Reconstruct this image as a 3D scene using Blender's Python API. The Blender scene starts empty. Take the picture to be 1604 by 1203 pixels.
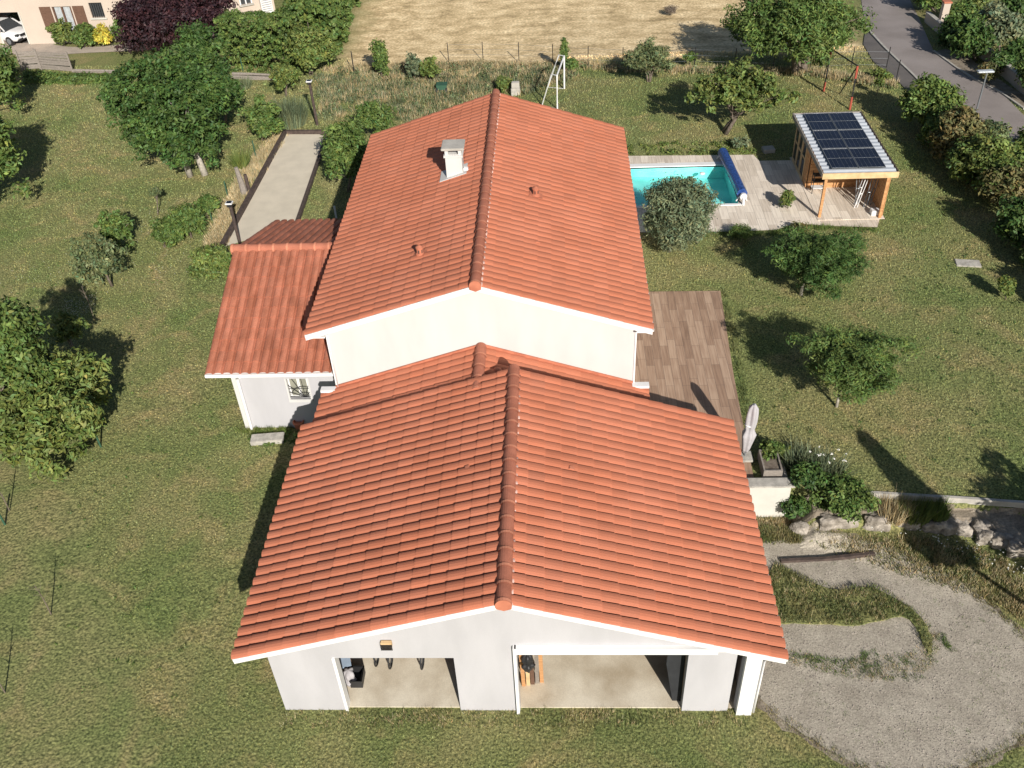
import bpy, bmesh, math, random
import numpy as np
from mathutils import Vector, Matrix
sc = bpy.context.scene
COL = sc.collection
PI = math.pi
# ---------------------------------------------------------------- camera
CX, CY, F = 802.0, 601.5, 1468.0
CAMH = 23.0
_n = np.array([98., 1799., F]); _n /= np.linalg.norm(_n)
_d = np.array([55., -1200., F]); _d -= _n*(_d@_n); _d /= np.linalg.norm(_d)
_z = -_n; _x = np.cross(_d, _z)
RW = np.stack([_x, _d, _z])          # world = RW @ cam (x right, y down, z forward)
cam = bpy.data.cameras.new('camera'); camo = bpy.data.objects.new('camera', cam); COL.objects.link(camo)
r = RW@np.array([1., 0, 0]); dn = RW@np.array([0, 1., 0]); fw = RW@np.array([0, 0, 1.])
camo.matrix_world = Matrix(((r[0], -dn[0], -fw[0], 0), (r[1], -dn[1], -fw[1], 0), (r[2], -dn[2], -fw[2], CAMH), (0, 0, 0, 1)))
cam.sensor_width = 36; cam.lens = 36*F/1604; cam.clip_end = 2000; cam.clip_start = .5
sc.camera = camo
# ---------------------------------------------------------------- light
SUN_AZ = (0.335, -0.942)             # horizontal direction towards the sun
SUN_EL = math.radians(28.5)
w = bpy.data.worlds.new('World'); sc.world = w; w.use_nodes = True
nt = w.node_tree; bg = nt.nodes['Background']
sky = nt.nodes.new('ShaderNodeTexSky'); sky.sky_type = 'NISHITA'; sky.sun_disc = False
sky.sun_elevation = SUN_EL; sky.sun_rotation = math.atan2(SUN_AZ[0], SUN_AZ[1]); sky.altitude = 200
nt.links.new(sky.outputs[0], bg.inputs[0]); bg.inputs[1].default_value = 0.05
sl = bpy.data.lights.new('sun', 'SUN'); so = bpy.data.objects.new('sun', sl); COL.objects.link(so)
sl.energy = 4.6; sl.angle = math.radians(.55); sl.color = (1, .935, .85)
sd = Vector((SUN_AZ[0]*math.cos(SUN_EL), SUN_AZ[1]*math.cos(SUN_EL), math.sin(SUN_EL)))
so.rotation_euler = sd.to_track_quat('Z', 'Y').to_euler()
vs = sc.view_settings; vs.view_transform = 'Standard'; vs.look = 'None'; vs.gamma = 1; vs.exposure = 0.42
sc.cycles.max_bounces = 6; sc.cycles.transparent_max_bounces = 8
# ---------------------------------------------------------------- terrain function
def ss(a, b, x):
    t = np.clip((np.asarray(x, float)-a)/(b-a), 0, 1); return t*t*(3-2*t)
RKX = [5, 8.1, 9.8, 11.2, 12.6, 14.0, 18, 40]; RKY = [20.25, 20.22, 20.2, 20.1, 19.87, 18.95, 16.5, 5]
KBX = [5, 10, 11, 14.3, 18, 40]; KBY = [21.6, 21.0, 20.9, 20.55, 19, 10]
def hfun(x, y):
    x = np.asarray(x, float); y = np.asarray(y, float)
    yr = np.interp(x, RKX, RKY); yk = np.interp(x, KBX, KBY)
    a = .35*ss(yr-np.interp(x, [8, 9, 11], [.5, .9, 2.4]), yr-.1, y) + .42*ss(yr, yr+.45, y) + .43*ss(yk-.12, yk, y)
    wall = 1.2*ss(21.25, 21.45, y)
    m = ss(7.45, 8.1, x)
    a = wall*(1-m) + a*m
    sx = ss(-5, 3, x)
    far = 1-ss(48, 75, y)
    u = np.sin(x*.23+1.3)*np.sin(y*.19+.4)*.07*ss(9, 13, np.abs(x-2.))
    return a*sx*far + u*(1-m*(1-ss(yk, yk+3, y)))
def h(x, y): return float(hfun(x, y))
# ---------------------------------------------------------------- photo point -> place on the ground
def ray(u, v): return RW@np.array([u-CX, v-CY, F])
O = np.array([0, 0, CAMH])
def Z(u, v, z):
    d = ray(u, v); return Vector(O+d*((z-CAMH)/d[2]))
def Y(u, v, y):
    d = ray(u, v); return Vector(O+d*(y/d[1]))
def G(u, v):
    d = ray(u, v); t = (2.2-CAMH)/d[2]; st = .4/np.linalg.norm(d)
    for _ in range(400):
        p = O+d*t
        if p[2] <= h(p[0], p[1]): break
        t += st
    a, b = t-st, t
    for _ in range(14):
        m = (a+b)/2; p = O+d*m
        if p[2] <= h(p[0], p[1]): b = m
        else: a = m
    p = O+d*b
    return Vector((p[0], p[1], h(p[0], p[1])))
def ppm(p):
    c = RW.T@(np.array(p)-O); return F/c[2]
def P(p):
    c = RW.T@(np.array(p)-O); return CX+F*c[0]/c[2], CY+F*c[1]/c[2]
def above(base, u, v):
    d = ray(u, v); t = (base[0]*d[0]+base[1]*d[1])/(d[0]**2+d[1]**2)
    return float(CAMH+t*d[2])
# ---------------------------------------------------------------- mesh helpers
SPLIT = {'corner_trim', 'wall_flashing', 'soffit', 'partition_wall', 'garage_frame', 'side_wall', 'batten', 'roof_fascia', 'slot', 'reel_stand', 'gutter', 'bargeboard'}
class MB:
    def __init__(s): s.v = []; s.f = []
    def add(s, vs, fs):
        o = len(s.v); s.v += [tuple(map(float, q)) for q in vs]; s.f += [tuple(i+o for i in f) for f in fs]; return s
    def box(s, a, b):
        x0, y0, z0 = a; x1, y1, z1 = b
        return s.add([(x0,y0,z0),(x1,y0,z0),(x1,y1,z0),(x0,y1,z0),(x0,y0,z1),(x1,y0,z1),(x1,y1,z1),(x0,y1,z1)],
            [(0,3,2,1),(4,5,6,7),(0,1,5,4),(1,2,6,5),(2,3,7,6),(3,0,4,7)])
    def obox(s, c, size, rz=0, M=None):
        M = M or Matrix.Rotation(rz, 3, 'Z'); c = Vector(c)
        sx, sy, sz = (q/2 for q in size)
        vs = [c+M@Vector(q) for q in [(-sx,-sy,-sz),(sx,-sy,-sz),(sx,sy,-sz),(-sx,sy,-sz),(-sx,-sy,sz),(sx,-sy,sz),(sx,sy,sz),(-sx,sy,sz)]]
        return s.add(vs, [(0,3,2,1),(4,5,6,7),(0,1,5,4),(1,2,6,5),(2,3,7,6),(3,0,4,7)])
    def beam(s, p, q, wd, ht):
        p, q = Vector(p), Vector(q); d = (q-p); L = d.length; d.normalize()
        up = Vector((0,0,1)) if abs(d.z) < .95 else Vector((0,1,0))
        sd = d.cross(up).normalized(); up = sd.cross(d)
        return s.obox((p+q)/2, (L, wd, ht), M=Matrix((d, sd, up)).transposed())
    def tube(s, pts, rad, n=8, cap=True):
        pts = [Vector(p) for p in pts]; m = len(pts)
        if not hasattr(rad, '__len__'): rad = [rad]*m
        vs = []; fs = []
        for i, p in enumerate(pts):
            d = (pts[min(i+1, m-1)]-pts[max(i-1, 0)]).normalized()
            a = Vector((0,0,1)) if abs(d.z) < .9 else Vector((1,0,0))
            u = d.cross(a).normalized(); w_ = d.cross(u)
            for k in range(n):
                t = 2*PI*k/n; vs.append(p+(u*math.cos(t)+w_*math.sin(t))*rad[i])
        for i in range(m-1):
            for k in range(n):
                a = i*n+k; b = i*n+(k+1) % n; fs.append((a, a+n, b+n, b))
        if cap: fs.append(tuple(range(n))); fs.append(tuple(range((m-1)*n, m*n))[::-1])
        return s.add(vs, fs)
    def prism(s, poly, z0, z1, axis='z'):
        n = len(poly); mp = {'z': lambda a, b, c: (a, b, c), 'y': lambda a, b, c: (a, c, b), 'x': lambda a, b, c: (c, a, b)}[axis]
        vs = [mp(a, b, z0) for a, b in poly]+[mp(a, b, z1) for a, b in poly]
        return s.add(vs, [tuple(range(n))[::-1], tuple(range(n, 2*n))]+[(i, (i+1) % n, n+(i+1) % n, n+i) for i in range(n)])
    def lathe(s, c, prof, n=12):
        c = Vector(c); vs = []; fs = []; m = len(prof)
        for r_, z in prof:
            for k in range(n): vs.append(c+Vector((r_*math.cos(2*PI*k/n), r_*math.sin(2*PI*k/n), z)))
        for i in range(m-1):
            for k in range(n):
                a = i*n+k; b = i*n+(k+1) % n; fs.append((a, b, b+n, a+n))
        fs.append(tuple(range(n))[::-1]); fs.append(tuple(range((m-1)*n, m*n)))
        return s.add(vs, fs)
    def build(s, name, mat, parent=None, smooth=False, bevel=0):
        if name in SPLIT:
            root = list(range(len(s.v)))
            def fd(i):
                while root[i] != i: root[i] = root[root[i]]; i = root[i]
                return i
            for f in s.f:
                for q in f[1:]: root[fd(q)] = fd(f[0])
            gr = {}
            for f in s.f: gr.setdefault(fd(f[0]), []).append(f)
            if len(gr) > 1:
                for fs in gr.values():
                    ids = sorted({q for f in fs for q in f}); mp = {q: i for i, q in enumerate(ids)}
                    t = MB(); t.add([s.v[q] for q in ids], [tuple(mp[q] for q in f) for f in fs]); last = t.build(name, mat, parent, smooth, bevel)
                return last
        me = bpy.data.meshes.new(name)
        off = parent_off(parent)
        me.from_pydata([(a-off[0], b-off[1], c-off[2]) for a, b, c in s.v], [], s.f)
        bm = bmesh.new(); bm.from_mesh(me); bmesh.ops.recalc_face_normals(bm, faces=bm.faces)
        if bevel: bmesh.ops.bevel(bm, geom=[e for e in bm.edges if len(e.link_faces) == 2 and e.calc_face_angle(0) > .6], offset=bevel, segments=2, affect='EDGES', clamp_overlap=True)
        bm.to_mesh(me); bm.free()
        if smooth: me.polygons.foreach_set('use_smooth', [True]*len(me.polygons))
        return link(name, me, mat, parent)
def parent_off(parent):
    o = Vector((0, 0, 0)); q = parent
    while q: o += q.location; q = q.parent
    return o
def link(name, me, mat, parent=None):
    o = bpy.data.objects.new(name, me); COL.objects.link(o); me.materials.append(mat)
    if parent: o.parent = parent
    return o
def npmesh(name, V, Fq, mat, parent=None, col=None, k=4):
    """fast mesh from numpy arrays, faces with k corners; col: per-vertex tint"""
    V = np.asarray(V, np.float32); Fq = np.asarray(Fq, np.int32)
    if parent: V = V-np.array(parent_off(parent), np.float32)
    me = bpy.data.meshes.new(name)
    me.vertices.add(len(V)); me.vertices.foreach_set('co', V.ravel())
    me.loops.add(Fq.size); me.loops.foreach_set('vertex_index', Fq.ravel())
    me.polygons.add(len(Fq)); me.polygons.foreach_set('loop_start', np.arange(0, Fq.size, k, dtype=np.int32))
    me.polygons.foreach_set('use_smooth', [False]*len(Fq)); me.update(calc_edges=True)
    if col is not None:
        a = me.color_attributes.new('tint', 'FLOAT_COLOR', 'POINT')
        c = np.ones((len(V), 4), np.float32); c[:, :3] = col; a.data.foreach_set('color', c.ravel())
    return link(name, me, mat, parent)
def tag(o, label, cat, group=None, kind=None):
    if label: o['label'] = label
    if cat: o['category'] = cat
    if group: o['group'] = group
    if kind: o['kind'] = kind
    return o
def struct(o): o['kind'] = 'structure'; return o
def thing(name, loc, label, cat, group=None):
    o = bpy.data.objects.new(name, None); COL.objects.link(o); o.location = loc; o.empty_display_size = .2
    bpy.context.view_layer.update() if False else None
    return tag(o, label, cat, group)
# ---------------------------------------------------------------- materials
def mat(name, c, rough=.85, var=.12, scale=3., c2=None, bump=0., bscale=40., metal=0., tint=False, detail=6., lo=.35, hi=.65, fine=.0, spec=None, transl=0., stretch=None):
    m = bpy.data.materials.new(name); m.use_nodes = True; N = m.node_tree.nodes; L = m.node_tree.links
    b = N['Principled BSDF']; b.inputs['Roughness'].default_value = rough; b.inputs['Metallic'].default_value = metal
    if spec is not None: b.inputs['Specular IOR Level'].default_value = spec
    tc = N.new('ShaderNodeTexCoord'); src = tc.outputs['Object']
    if stretch:
        mp = N.new('ShaderNodeMapping'); mp.inputs['Scale'].default_value = stretch; L.new(src, mp.inputs['Vector']); src = mp.outputs[0]
    no = N.new('ShaderNodeTexNoise'); no.inputs['Scale'].default_value = scale; no.inputs['Detail'].default_value = detail
    L.new(src, no.inputs['Vector'])
    rp = N.new('ShaderNodeValToRGB'); rp.color_ramp.elements[0].position = lo; rp.color_ramp.elements[1].position = hi
    c2 = c2 or tuple(min(1, q*(1+var)) for q in c); c1 = c if c2 and var == 0 else tuple(q*(1-var) for q in c)
    rp.color_ramp.elements[0].color = (*c1, 1); rp.color_ramp.elements[1].color = (*c2, 1)
    L.new(no.outputs[0], rp.inputs[0]); out = rp.outputs[0]
    if fine:
        n3 = N.new('ShaderNodeTexNoise'); n3.inputs['Scale'].default_value = bscale; n3.inputs['Detail'].default_value = 5; L.new(src, n3.inputs['Vector'])
        mr = N.new('ShaderNodeMapRange'); mr.inputs[1].default_value = .3; mr.inputs[2].default_value = .7; mr.inputs[3].default_value = 1-fine; mr.inputs[4].default_value = 1+fine
        L.new(n3.outputs[0], mr.inputs[0]); mx = N.new('ShaderNodeMix'); mx.data_type = 'RGBA'; mx.blend_type = 'MULTIPLY'; mx.inputs[0].default_value = 1
        L.new(out, mx.inputs[6]); L.new(mr.outputs[0], mx.inputs[7]); out = mx.outputs[2]
    if tint:
        at = N.new('ShaderNodeAttribute'); at.attribute_name = 'tint'
        mx = N.new('ShaderNodeMix'); mx.data_type = 'RGBA'; mx.blend_type = 'MULTIPLY'; mx.inputs[0].default_value = 1
        L.new(out, mx.inputs[6]); L.new(at.outputs['Color'], mx.inputs[7]); out = mx.outputs[2]
    L.new(out, b.inputs['Base Color'])
    if bump:
        n2 = N.new('ShaderNodeTexNoise'); n2.inputs['Scale'].default_value = bscale; n2.inputs['Detail'].default_value = 6; L.new(src, n2.inputs['Vector'])
        bp = N.new('ShaderNodeBump'); bp.inputs['Strength'].default_value = bump; bp.inputs['Distance'].default_value = .02
        L.new(n2.outputs[0], bp.inputs['Height']); L.new(bp.outputs[0], b.inputs['Normal'])
    if transl:
        tr = N.new('ShaderNodeBsdfTranslucent'); L.new(out, tr.inputs[0]); ms = N.new('ShaderNodeMixShader'); ms.inputs[0].default_value = transl
        L.new(b.outputs[0], ms.inputs[1]); L.new(tr.outputs[0], ms.inputs[2]); L.new(ms.outputs[0], N['Material Output'].inputs[0])
    return m
def grass_mat(name, tint=False):
    """lawn colour from world position: green / olive / dry straw patches and fine blades"""
    m = bpy.data.materials.new(name); m.use_nodes = True; N = m.node_tree.nodes; L = m.node_tree.links
    b = N['Principled BSDF']; b.inputs['Roughness'].default_value = .9; b.inputs['Specular IOR Level'].default_value = .2
    tc = N.new('ShaderNodeTexCoord'); P_ = tc.outputs['Object']
    def noise(s, d=5, dist=0):
        n = N.new('ShaderNodeTexNoise'); n.inputs['Scale'].default_value = s; n.inputs['Detail'].default_value = d; n.inputs['Distortion'].default_value = dist
        L.new(P_, n.inputs['Vector']); return n.outputs[0]
    def ramp(f, *st):
        r_ = N.new('ShaderNodeValToRGB'); e = r_.color_ramp.elements
        while len(e) < len(st): e.new(.5)
        for q, (p, c) in zip(e, st): q.position = p; q.color = (*c, 1)
        L.new(f, r_.inputs[0]); return r_.outputs[0]
    def mix(a, c, f, mode='MIX'):
        x = N.new('ShaderNodeMix'); x.data_type = 'RGBA'; x.blend_type = mode
        L.new(f, x.inputs[0]) if not isinstance(f, float) else setattr(x.inputs[0], 'default_value', f)
        L.new(a, x.inputs[6]); L.new(c, x.inputs[7]); return x.outputs[2]
    g = ramp(noise(.3, 9, .6), (.3, (.16, .212, .08)), (.5, (.212, .24, .104)), (.68, (.265, .262, .13)))
    dry = ramp(noise(3.2, 6), (.35, (.28, .24, .12)), (.65, (.42, .34, .2)))
    mk = ramp(noise(.55, 9, .8), (.5, (0, 0, 0)), (.72, (.7, .7, .7)))
    c = mix(g, dry, mk)
    fine = ramp(noise(14, 8), (.32, (.38, .42, .38)), (.68, (1.6, 1.52, 1.45)))
    c = mix(c, fine, 1., 'MULTIPLY')
    if not tint:
        soil = N.new('ShaderNodeRGB'); soil.outputs[0].default_value = (.88, .86, .8, 1); c = mix(c, soil.outputs[0], 1., 'MULTIPLY')
    # dry field at the back
    sp = N.new('ShaderNodeSeparateXYZ'); L.new(P_, sp.inputs[0])
    nz = N.new('ShaderNodeTexNoise'); nz.inputs['Scale'].default_value = .5; L.new(P_, nz.inputs['Vector'])
    ma = N.new('ShaderNodeMath'); ma.operation = 'MULTIPLY_ADD'; L.new(nz.outputs[0], ma.inputs[0]); ma.inputs[1].default_value = 3.; L.new(sp.outputs[1], ma.inputs[2])
    def step(src, a, b2):
        r_ = N.new('ShaderNodeMapRange'); r_.inputs[1].default_value = a; r_.inputs[2].default_value = b2; L.new(src, r_.inputs[0]); return r_.outputs[0]
    fy = step(ma.outputs[0], 61.2, 62.6)
    mb = N.new('ShaderNodeMath'); mb.operation = 'MULTIPLY_ADD'; L.new(nz.outputs[0], mb.inputs[0]); mb.inputs[1].default_value = 3.; L.new(sp.outputs[0], mb.inputs[2])
    fx = step(mb.outputs[0], -14, -12); fx2 = step(mb.outputs[0], 22.5, 20.5)
    m1 = N.new('ShaderNodeMath'); m1.operation = 'MULTIPLY'; L.new(fy, m1.inputs[0]); L.new(fx, m1.inputs[1])
    m2 = N.new('ShaderNodeMath'); m2.operation = 'MULTIPLY'; L.new(m1.outputs[0], m2.inputs[0]); L.new(fx2, m2.inputs[1])
    st = N.new('ShaderNodeMapping'); st.inputs['Scale'].default_value = (.55, .9, 1); L.new(P_, st.inputs[0])
    n5 = N.new('ShaderNodeTexNoise'); n5.inputs['Scale'].default_value = 1.; n5.inputs['Detail'].default_value = 9; n5.inputs['Roughness'].default_value = .7; L.new(st.outputs[0], n5.inputs['Vector'])
    straw = ramp(n5.outputs[0], (.32, (.34, .26, .14)), (.45, (.6, .46, .26)), (.55, (.76, .6, .36)), (.7, (.95, .78, .5)))
    straw = mix(straw, ramp(noise(6, 6), (.35, (.72, .7, .66)), (.65, (1.2, 1.2, 1.2))), 1., 'MULTIPLY')
    c = mix(c, straw, m2.outputs[0])
    if tint:
        at = N.new('ShaderNodeAttribute'); at.attribute_name = 'tint'; c = mix(c, at.outputs['Color'], 1., 'MULTIPLY')
    L.new(c, b.inputs['Base Color'])
    if tint:
        tr = N.new('ShaderNodeBsdfTranslucent'); L.new(c, tr.inputs[0]); ms = N.new('ShaderNodeMixShader'); ms.inputs[0].default_value = .3
        L.new(b.outputs[0], ms.inputs[1]); L.new(tr.outputs[0], ms.inputs[2]); L.new(ms.outputs[0], N['Material Output'].inputs[0])
    else:
        bp = N.new('ShaderNodeBump'); bp.inputs['Strength'].default_value = .9; bp.inputs['Distance'].default_value = .06
        L.new(noise(9, 8), bp.inputs['Height']); L.new(bp.outputs[0], b.inputs['Normal'])
    return m
M = {}
M['ground'] = grass_mat('lawn'); M['blade'] = grass_mat('grass_blades', True)
def plank_mat(name, cols, bw, rh, mortar, off=.5, rot=0, msize=.006, grain=(.6, 9, 1)):
    m = bpy.data.materials.new(name); m.use_nodes = True; N = m.node_tree.nodes; L = m.node_tree.links; b = N['Principled BSDF']; b.inputs['Roughness'].default_value = .7
    tc = N.new('ShaderNodeTexCoord'); mp = N.new('ShaderNodeMapping'); mp.inputs['Rotation'].default_value = (0, 0, rot); L.new(tc.outputs['Object'], mp.inputs[0])
    br = N.new('ShaderNodeTexBrick'); br.offset = off; br.inputs['Scale'].default_value = 1; br.inputs['Brick Width'].default_value = bw; br.inputs['Row Height'].default_value = rh
    br.inputs['Mortar Size'].default_value = msize; br.inputs['Color1'].default_value = (0, 0, 0, 1); br.inputs['Color2'].default_value = (1, 1, 1, 1); br.inputs['Mortar'].default_value = (.5, .5, .5, 1)
    br.inputs['Mortar Smooth'].default_value = .3
    L.new(mp.outputs[0], br.inputs[0])
    m2 = N.new('ShaderNodeMapping'); m2.inputs['Scale'].default_value = grain; L.new(mp.outputs[0], m2.inputs[0])
    no = N.new('ShaderNodeTexNoise'); no.inputs['Scale'].default_value = 1.6; no.inputs['Detail'].default_value = 7; L.new(m2.outputs[0], no.inputs['Vector'])
    ad = N.new('ShaderNodeMath'); ad.operation = 'MULTIPLY_ADD'; L.new(br.outputs[0], ad.inputs[0]); ad.inputs[1].default_value = .5
    sb = N.new('ShaderNodeMath'); sb.operation = 'MULTIPLY_ADD'; L.new(no.outputs[0], sb.inputs[0]); sb.inputs[1].default_value = 1.3; sb.inputs[2].default_value = -.35; L.new(sb.outputs[0], ad.inputs[2])
    rp = N.new('ShaderNodeValToRGB'); e = rp.color_ramp.elements
    while len(e) < len(cols): e.new(.5)
    for i, q in enumerate(e): q.position = .1+.8*i/(len(cols)-1); q.color = (*cols[i], 1)
    L.new(ad.outputs[0], rp.inputs[0])
    mx = N.new('ShaderNodeMix'); mx.data_type = 'RGBA'; L.new(br.outputs['Fac'], mx.inputs[0]); L.new(rp.outputs[0], mx.inputs[6]); mx.inputs[7].default_value = (*mortar, 1)
    L.new(mx.outputs[2], b.inputs['Base Color'])
    bp = N.new('ShaderNodeBump'); bp.inputs['Strength'].default_value = .4; bp.inputs['Distance'].default_value = .004; bp.invert = True
    L.new(br.outputs['Fac'], bp.inputs['Height']); L.new(bp.outputs[0], b.inputs['Normal'])
    return m
M['deck'] = plank_mat('brown_plank_tiles', [(.22, .14, .095), (.34, .225, .155), (.47, .335, .24)], 1.2, .3, (.13, .1, .08), rot=PI/2, off=.33)
M['stone'] = plank_mat('pale_plank_tiles', [(.46, .39, .31), (.64, .56, .465), (.8, .72, .61)], 1.2, .4, (.3, .27, .24), off=.5, rot=PI/2)
M['tile'] = mat('terracotta_tiles', (.45, .148, .078), rough=.88, scale=.6, c2=(.515, .18, .102), var=.01, bump=.3, bscale=60, tint=True, fine=.1, lo=.3, hi=.7)
M['clay'] = mat('plain_terracotta', (.42, .14, .08), rough=.85, scale=3, c2=(.52, .19, .11), var=.05, bump=.2)
M['tile_old'] = mat('weathered_terracotta_tiles', (.35, .12, .066), rough=.9, scale=3, c2=(.49, .18, .108), var=.05, bump=.3, bscale=50, tint=True, fine=.2, stretch=(1, .35, 1))
M['ridge'] = mat('ridge_terracotta', (.34, .118, .07), rough=.9, scale=2.5, c2=(.43, .155, .095), var=.03, bump=.2, bscale=40, tint=True, fine=.12)
M['mortar'] = mat('pink_mortar', (.62, .42, .36), scale=9, var=.12, bump=.3)
M['render_grey'] = mat('pale_grey_render', (.44, .437, .453), rough=.95, scale=1.3, var=.06, bump=.12, bscale=120, fine=.03, stretch=(1, 1, .3))
M['render_cream'] = mat('cream_render', (.56, .556, .54), rough=.95, scale=1.2, var=.04, bump=.1, bscale=120, fine=.02, stretch=(1, 1, .3))
M['wallcream'] = mat('garden_wall_render', (.55, .54, .49), rough=.95, scale=2.5, var=.05, bump=.2, bscale=60, fine=.04)
M['white'] = mat('white_paint', (.75, .75, .745), rough=.5, scale=2, var=.02)
M['stonecap'] = mat('grey_coping', (.4, .38, .34), scale=5, var=.2, bump=.3, fine=.12)
M['concrete'] = mat('garage_concrete', (.42, .35, .25), scale=.9, var=.0, c2=(.68, .62, .5), bump=.1, fine=.1, lo=.3)
M['gravel'] = mat('gravel_drive', (.31, .275, .22), scale=1.6, c2=(.42, .38, .31), var=.05, bump=.6, bscale=24, fine=.3, lo=.25, hi=.7)
M['sand'] = mat('boules_sand', (.6, .54, .43), scale=1.4, var=.06, bump=.15, bscale=80, fine=.07)
M['asphalt'] = mat('worn_asphalt', (.23, .2, .185), scale=.35, c2=(.3, .265, .25), var=.06, bump=.4, bscale=50, fine=.14)
M['asphalt2'] = mat('dark_asphalt', (.11, .1, .095), scale=.6, c2=(.15, .135, .125), var=.08, bump=.4, bscale=50, fine=.2)
M['kerb'] = mat('concrete_kerb', (.42, .4, .36), scale=3, var=.12, bump=.2)
M['path'] = mat('beige_path', (.42, .36, .3), scale=1.5, var=.1, bump=.3, fine=.12)
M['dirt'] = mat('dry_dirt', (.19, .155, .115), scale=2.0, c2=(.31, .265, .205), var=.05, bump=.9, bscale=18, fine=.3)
M['timber_dark'] = mat('dark_timber', (.07, .05, .042), scale=6, var=.3, bump=.3)
M['timber_grey'] = mat('grey_timber', (.25, .22, .19), scale=8, var=.25, bump=.4, stretch=(1, 1, 6))
M['pine'] = mat('orange_pine', (.48, .235, .095), scale=2, c2=(.6, .33, .15), var=.1, stretch=(1, 1, 9), bump=.2)
M['pine_pale'] = mat('pale_pine', (.6, .41, .21), scale=3, c2=(.72, .52, .29), var=.08, stretch=(1, 1, 1))
M['metal'] = mat('galvanised_sheet', (.6, .64, .68), rough=.45, metal=.35, scale=1.5, var=.08)
M['dark_metal'] = mat('dark_metal', (.03, .03, .032), rough=.5, metal=.3, var=.1)
M['grey_metal'] = mat('grey_metal', (.25, .27, .29), rough=.45, metal=.5, var=.1)
M['bark'] = mat('bark', (.13, .1, .075), scale=7, c2=(.2, .165, .13), var=.2, bump=.7, bscale=25)
M['bark_pale'] = mat('pale_bark', (.36, .33, .28), scale=7, c2=(.48, .44, .38), var=.1, bump=.5, bscale=25)
M['green_metal'] = mat('green_coated_metal', (.035, .1, .06), rough=.6, var=.1)
M['plastic_white'] = mat('white_plastic', (.7, .7, .7), rough=.4, var=.03)
M['red'] = mat('red_foam', (.36, .07, .04), rough=.7, var=.1)
M['rock'] = mat('pale_limestone', (.19, .165, .135), scale=3, c2=(.4, .36, .31), var=.2, bump=1., bscale=14, fine=.2)
M['glass'] = mat('window_glass', (.05, .055, .06), rough=.08, var=.05)
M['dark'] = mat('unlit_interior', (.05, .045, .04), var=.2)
M['brown_wood'] = mat('brown_shutter_wood', (.13, .07, .045), scale=5, var=.2, stretch=(1, 1, 5))
M['pinkwall'] = mat('pinkish_render', (.52, .44, .37), rough=.95, scale=.7, var=.04, bump=.1, fine=.03)
def leafm(n, c, c2, t=.14): return mat(n, c, rough=.6, scale=1.3, c2=c2, var=.06, tint=True, transl=t, spec=.35)
M['leaf_dark'] = leafm('dark_green_leaves', (.042, .09, .02), (.09, .155, .036))
M['leaf_mid'] = leafm('mid_green_leaves', (.075, .13, .028), (.15, .215, .055))
M['leaf_light'] = leafm('light_green_leaves', (.095, .15, .032), (.15, .205, .05))
M['leaf_olive'] = leafm('olive_leaves', (.095, .13, .05), (.18, .21, .095), .15)
M['leaf_grey'] = leafm('grey_green_leaves', (.1, .135, .07), (.2, .235, .13), .12)
M['leaf_yellow'] = leafm('yellow_leaves', (.45, .4, .05), (.62, .54, .1))
M['leaf_ygreen'] = leafm('yellow_green_leaves', (.105, .155, .032), (.19, .23, .065))
M['leaf_purple'] = leafm('purple_leaves', (.026, .012, .016), (.055, .022, .026), .1)
M['leaf_red'] = leafm('reddish_leaves', (.11, .125, .045), (.2, .165, .065))
M['leaf_dry'] = leafm('dry_grass_blades', (.38, .31, .17), (.55, .45, .27))
M['charcoal'] = mat('charcoal_shade', (.02, .022, .025), var=.2)
M['petal'] = mat('white_petals', (.85, .85, .8), var=.03)
M['fabric'] = mat('off_white_fabric', (.4, .385, .4), rough=.95, scale=6, var=.08)
# ---------------------------------------------------------------- ground and sheets
def lines(segs):
    out = []
    for a, b, s in segs: out += list(np.arange(a, b, s))
    return out
PX0, PX1, PY0, PY1 = 3.3, 8.62, 39.85, 43.85        # pool opening
gx = np.array(sorted(set(np.round(lines([(-420, -60, 30), (-60, -22, 2), (-22, 7, .5), (7, 16, .25), (16, 30, .5), (30, 60, 2), (60, 421, 30)])+[PX0, PX1], 3))))
gy = np.array(sorted(set(np.round(lines([(-60, 6, 6), (6, 60, .5), (60, 100, 2), (100, 700, 30)])+list(np.arange(17.6, 21.6, .1))+[21.35, 21.45, PY0, PY1], 3))))
def build_ground():
    X, Yg = np.meshgrid(gx, gy); Zg = hfun(X, Yg); V = np.stack([X.ravel(), Yg.ravel(), Zg.ravel()], 1)
    nx = len(gx); I, J = np.meshgrid(np.arange(nx-1), np.arange(len(gy)-1)); a = (J*nx+I).ravel()
    cx = (gx[:-1]+gx[1:])/2; cy = (gy[:-1]+gy[1:])/2; CXg, CYg = np.meshgrid(cx, cy)
    keep = ~((CXg > PX0) & (CXg < PX1) & (CYg > PY0) & (CYg < PY1)).ravel()
    Fq = np.stack([a, a+1, a+1+nx, a+nx], 1)[keep]
    o = npmesh('ground', V, Fq, M['ground']); o.data.polygons.foreach_set('use_smooth', [True]*len(Fq)); struct(o)
build_ground()
def inpoly(x, y, poly):
    x = np.asarray(x); y = np.asarray(y); c = np.zeros(x.shape, bool); n = len(poly)
    for i in range(n):
        x1, y1 = poly[i][:2]; x2, y2 = poly[(i+1) % n][:2]
        if y1 == y2: continue
        c ^= ((y1 > y) != (y2 > y)) & (x < (x2-x1)*(y-y1)/(y2-y1)+x1)
    return c
NOGRASS = []
def wob(poly, amp, step, seed):
    """organic outline: subdivide and jitter"""
    rn = random.Random(seed); out = []
    n = len(poly)
    for i in range(n):
        a = Vector(poly[i][:2]); b = Vector(poly[(i+1) % n][:2]); k = max(1, int((b-a).length/step))
        for j in range(k):
            p = a.lerp(b, j/k); out.append((p.x+rn.uniform(-amp, amp), p.y+rn.uniform(-amp, amp)))
    return out
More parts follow.
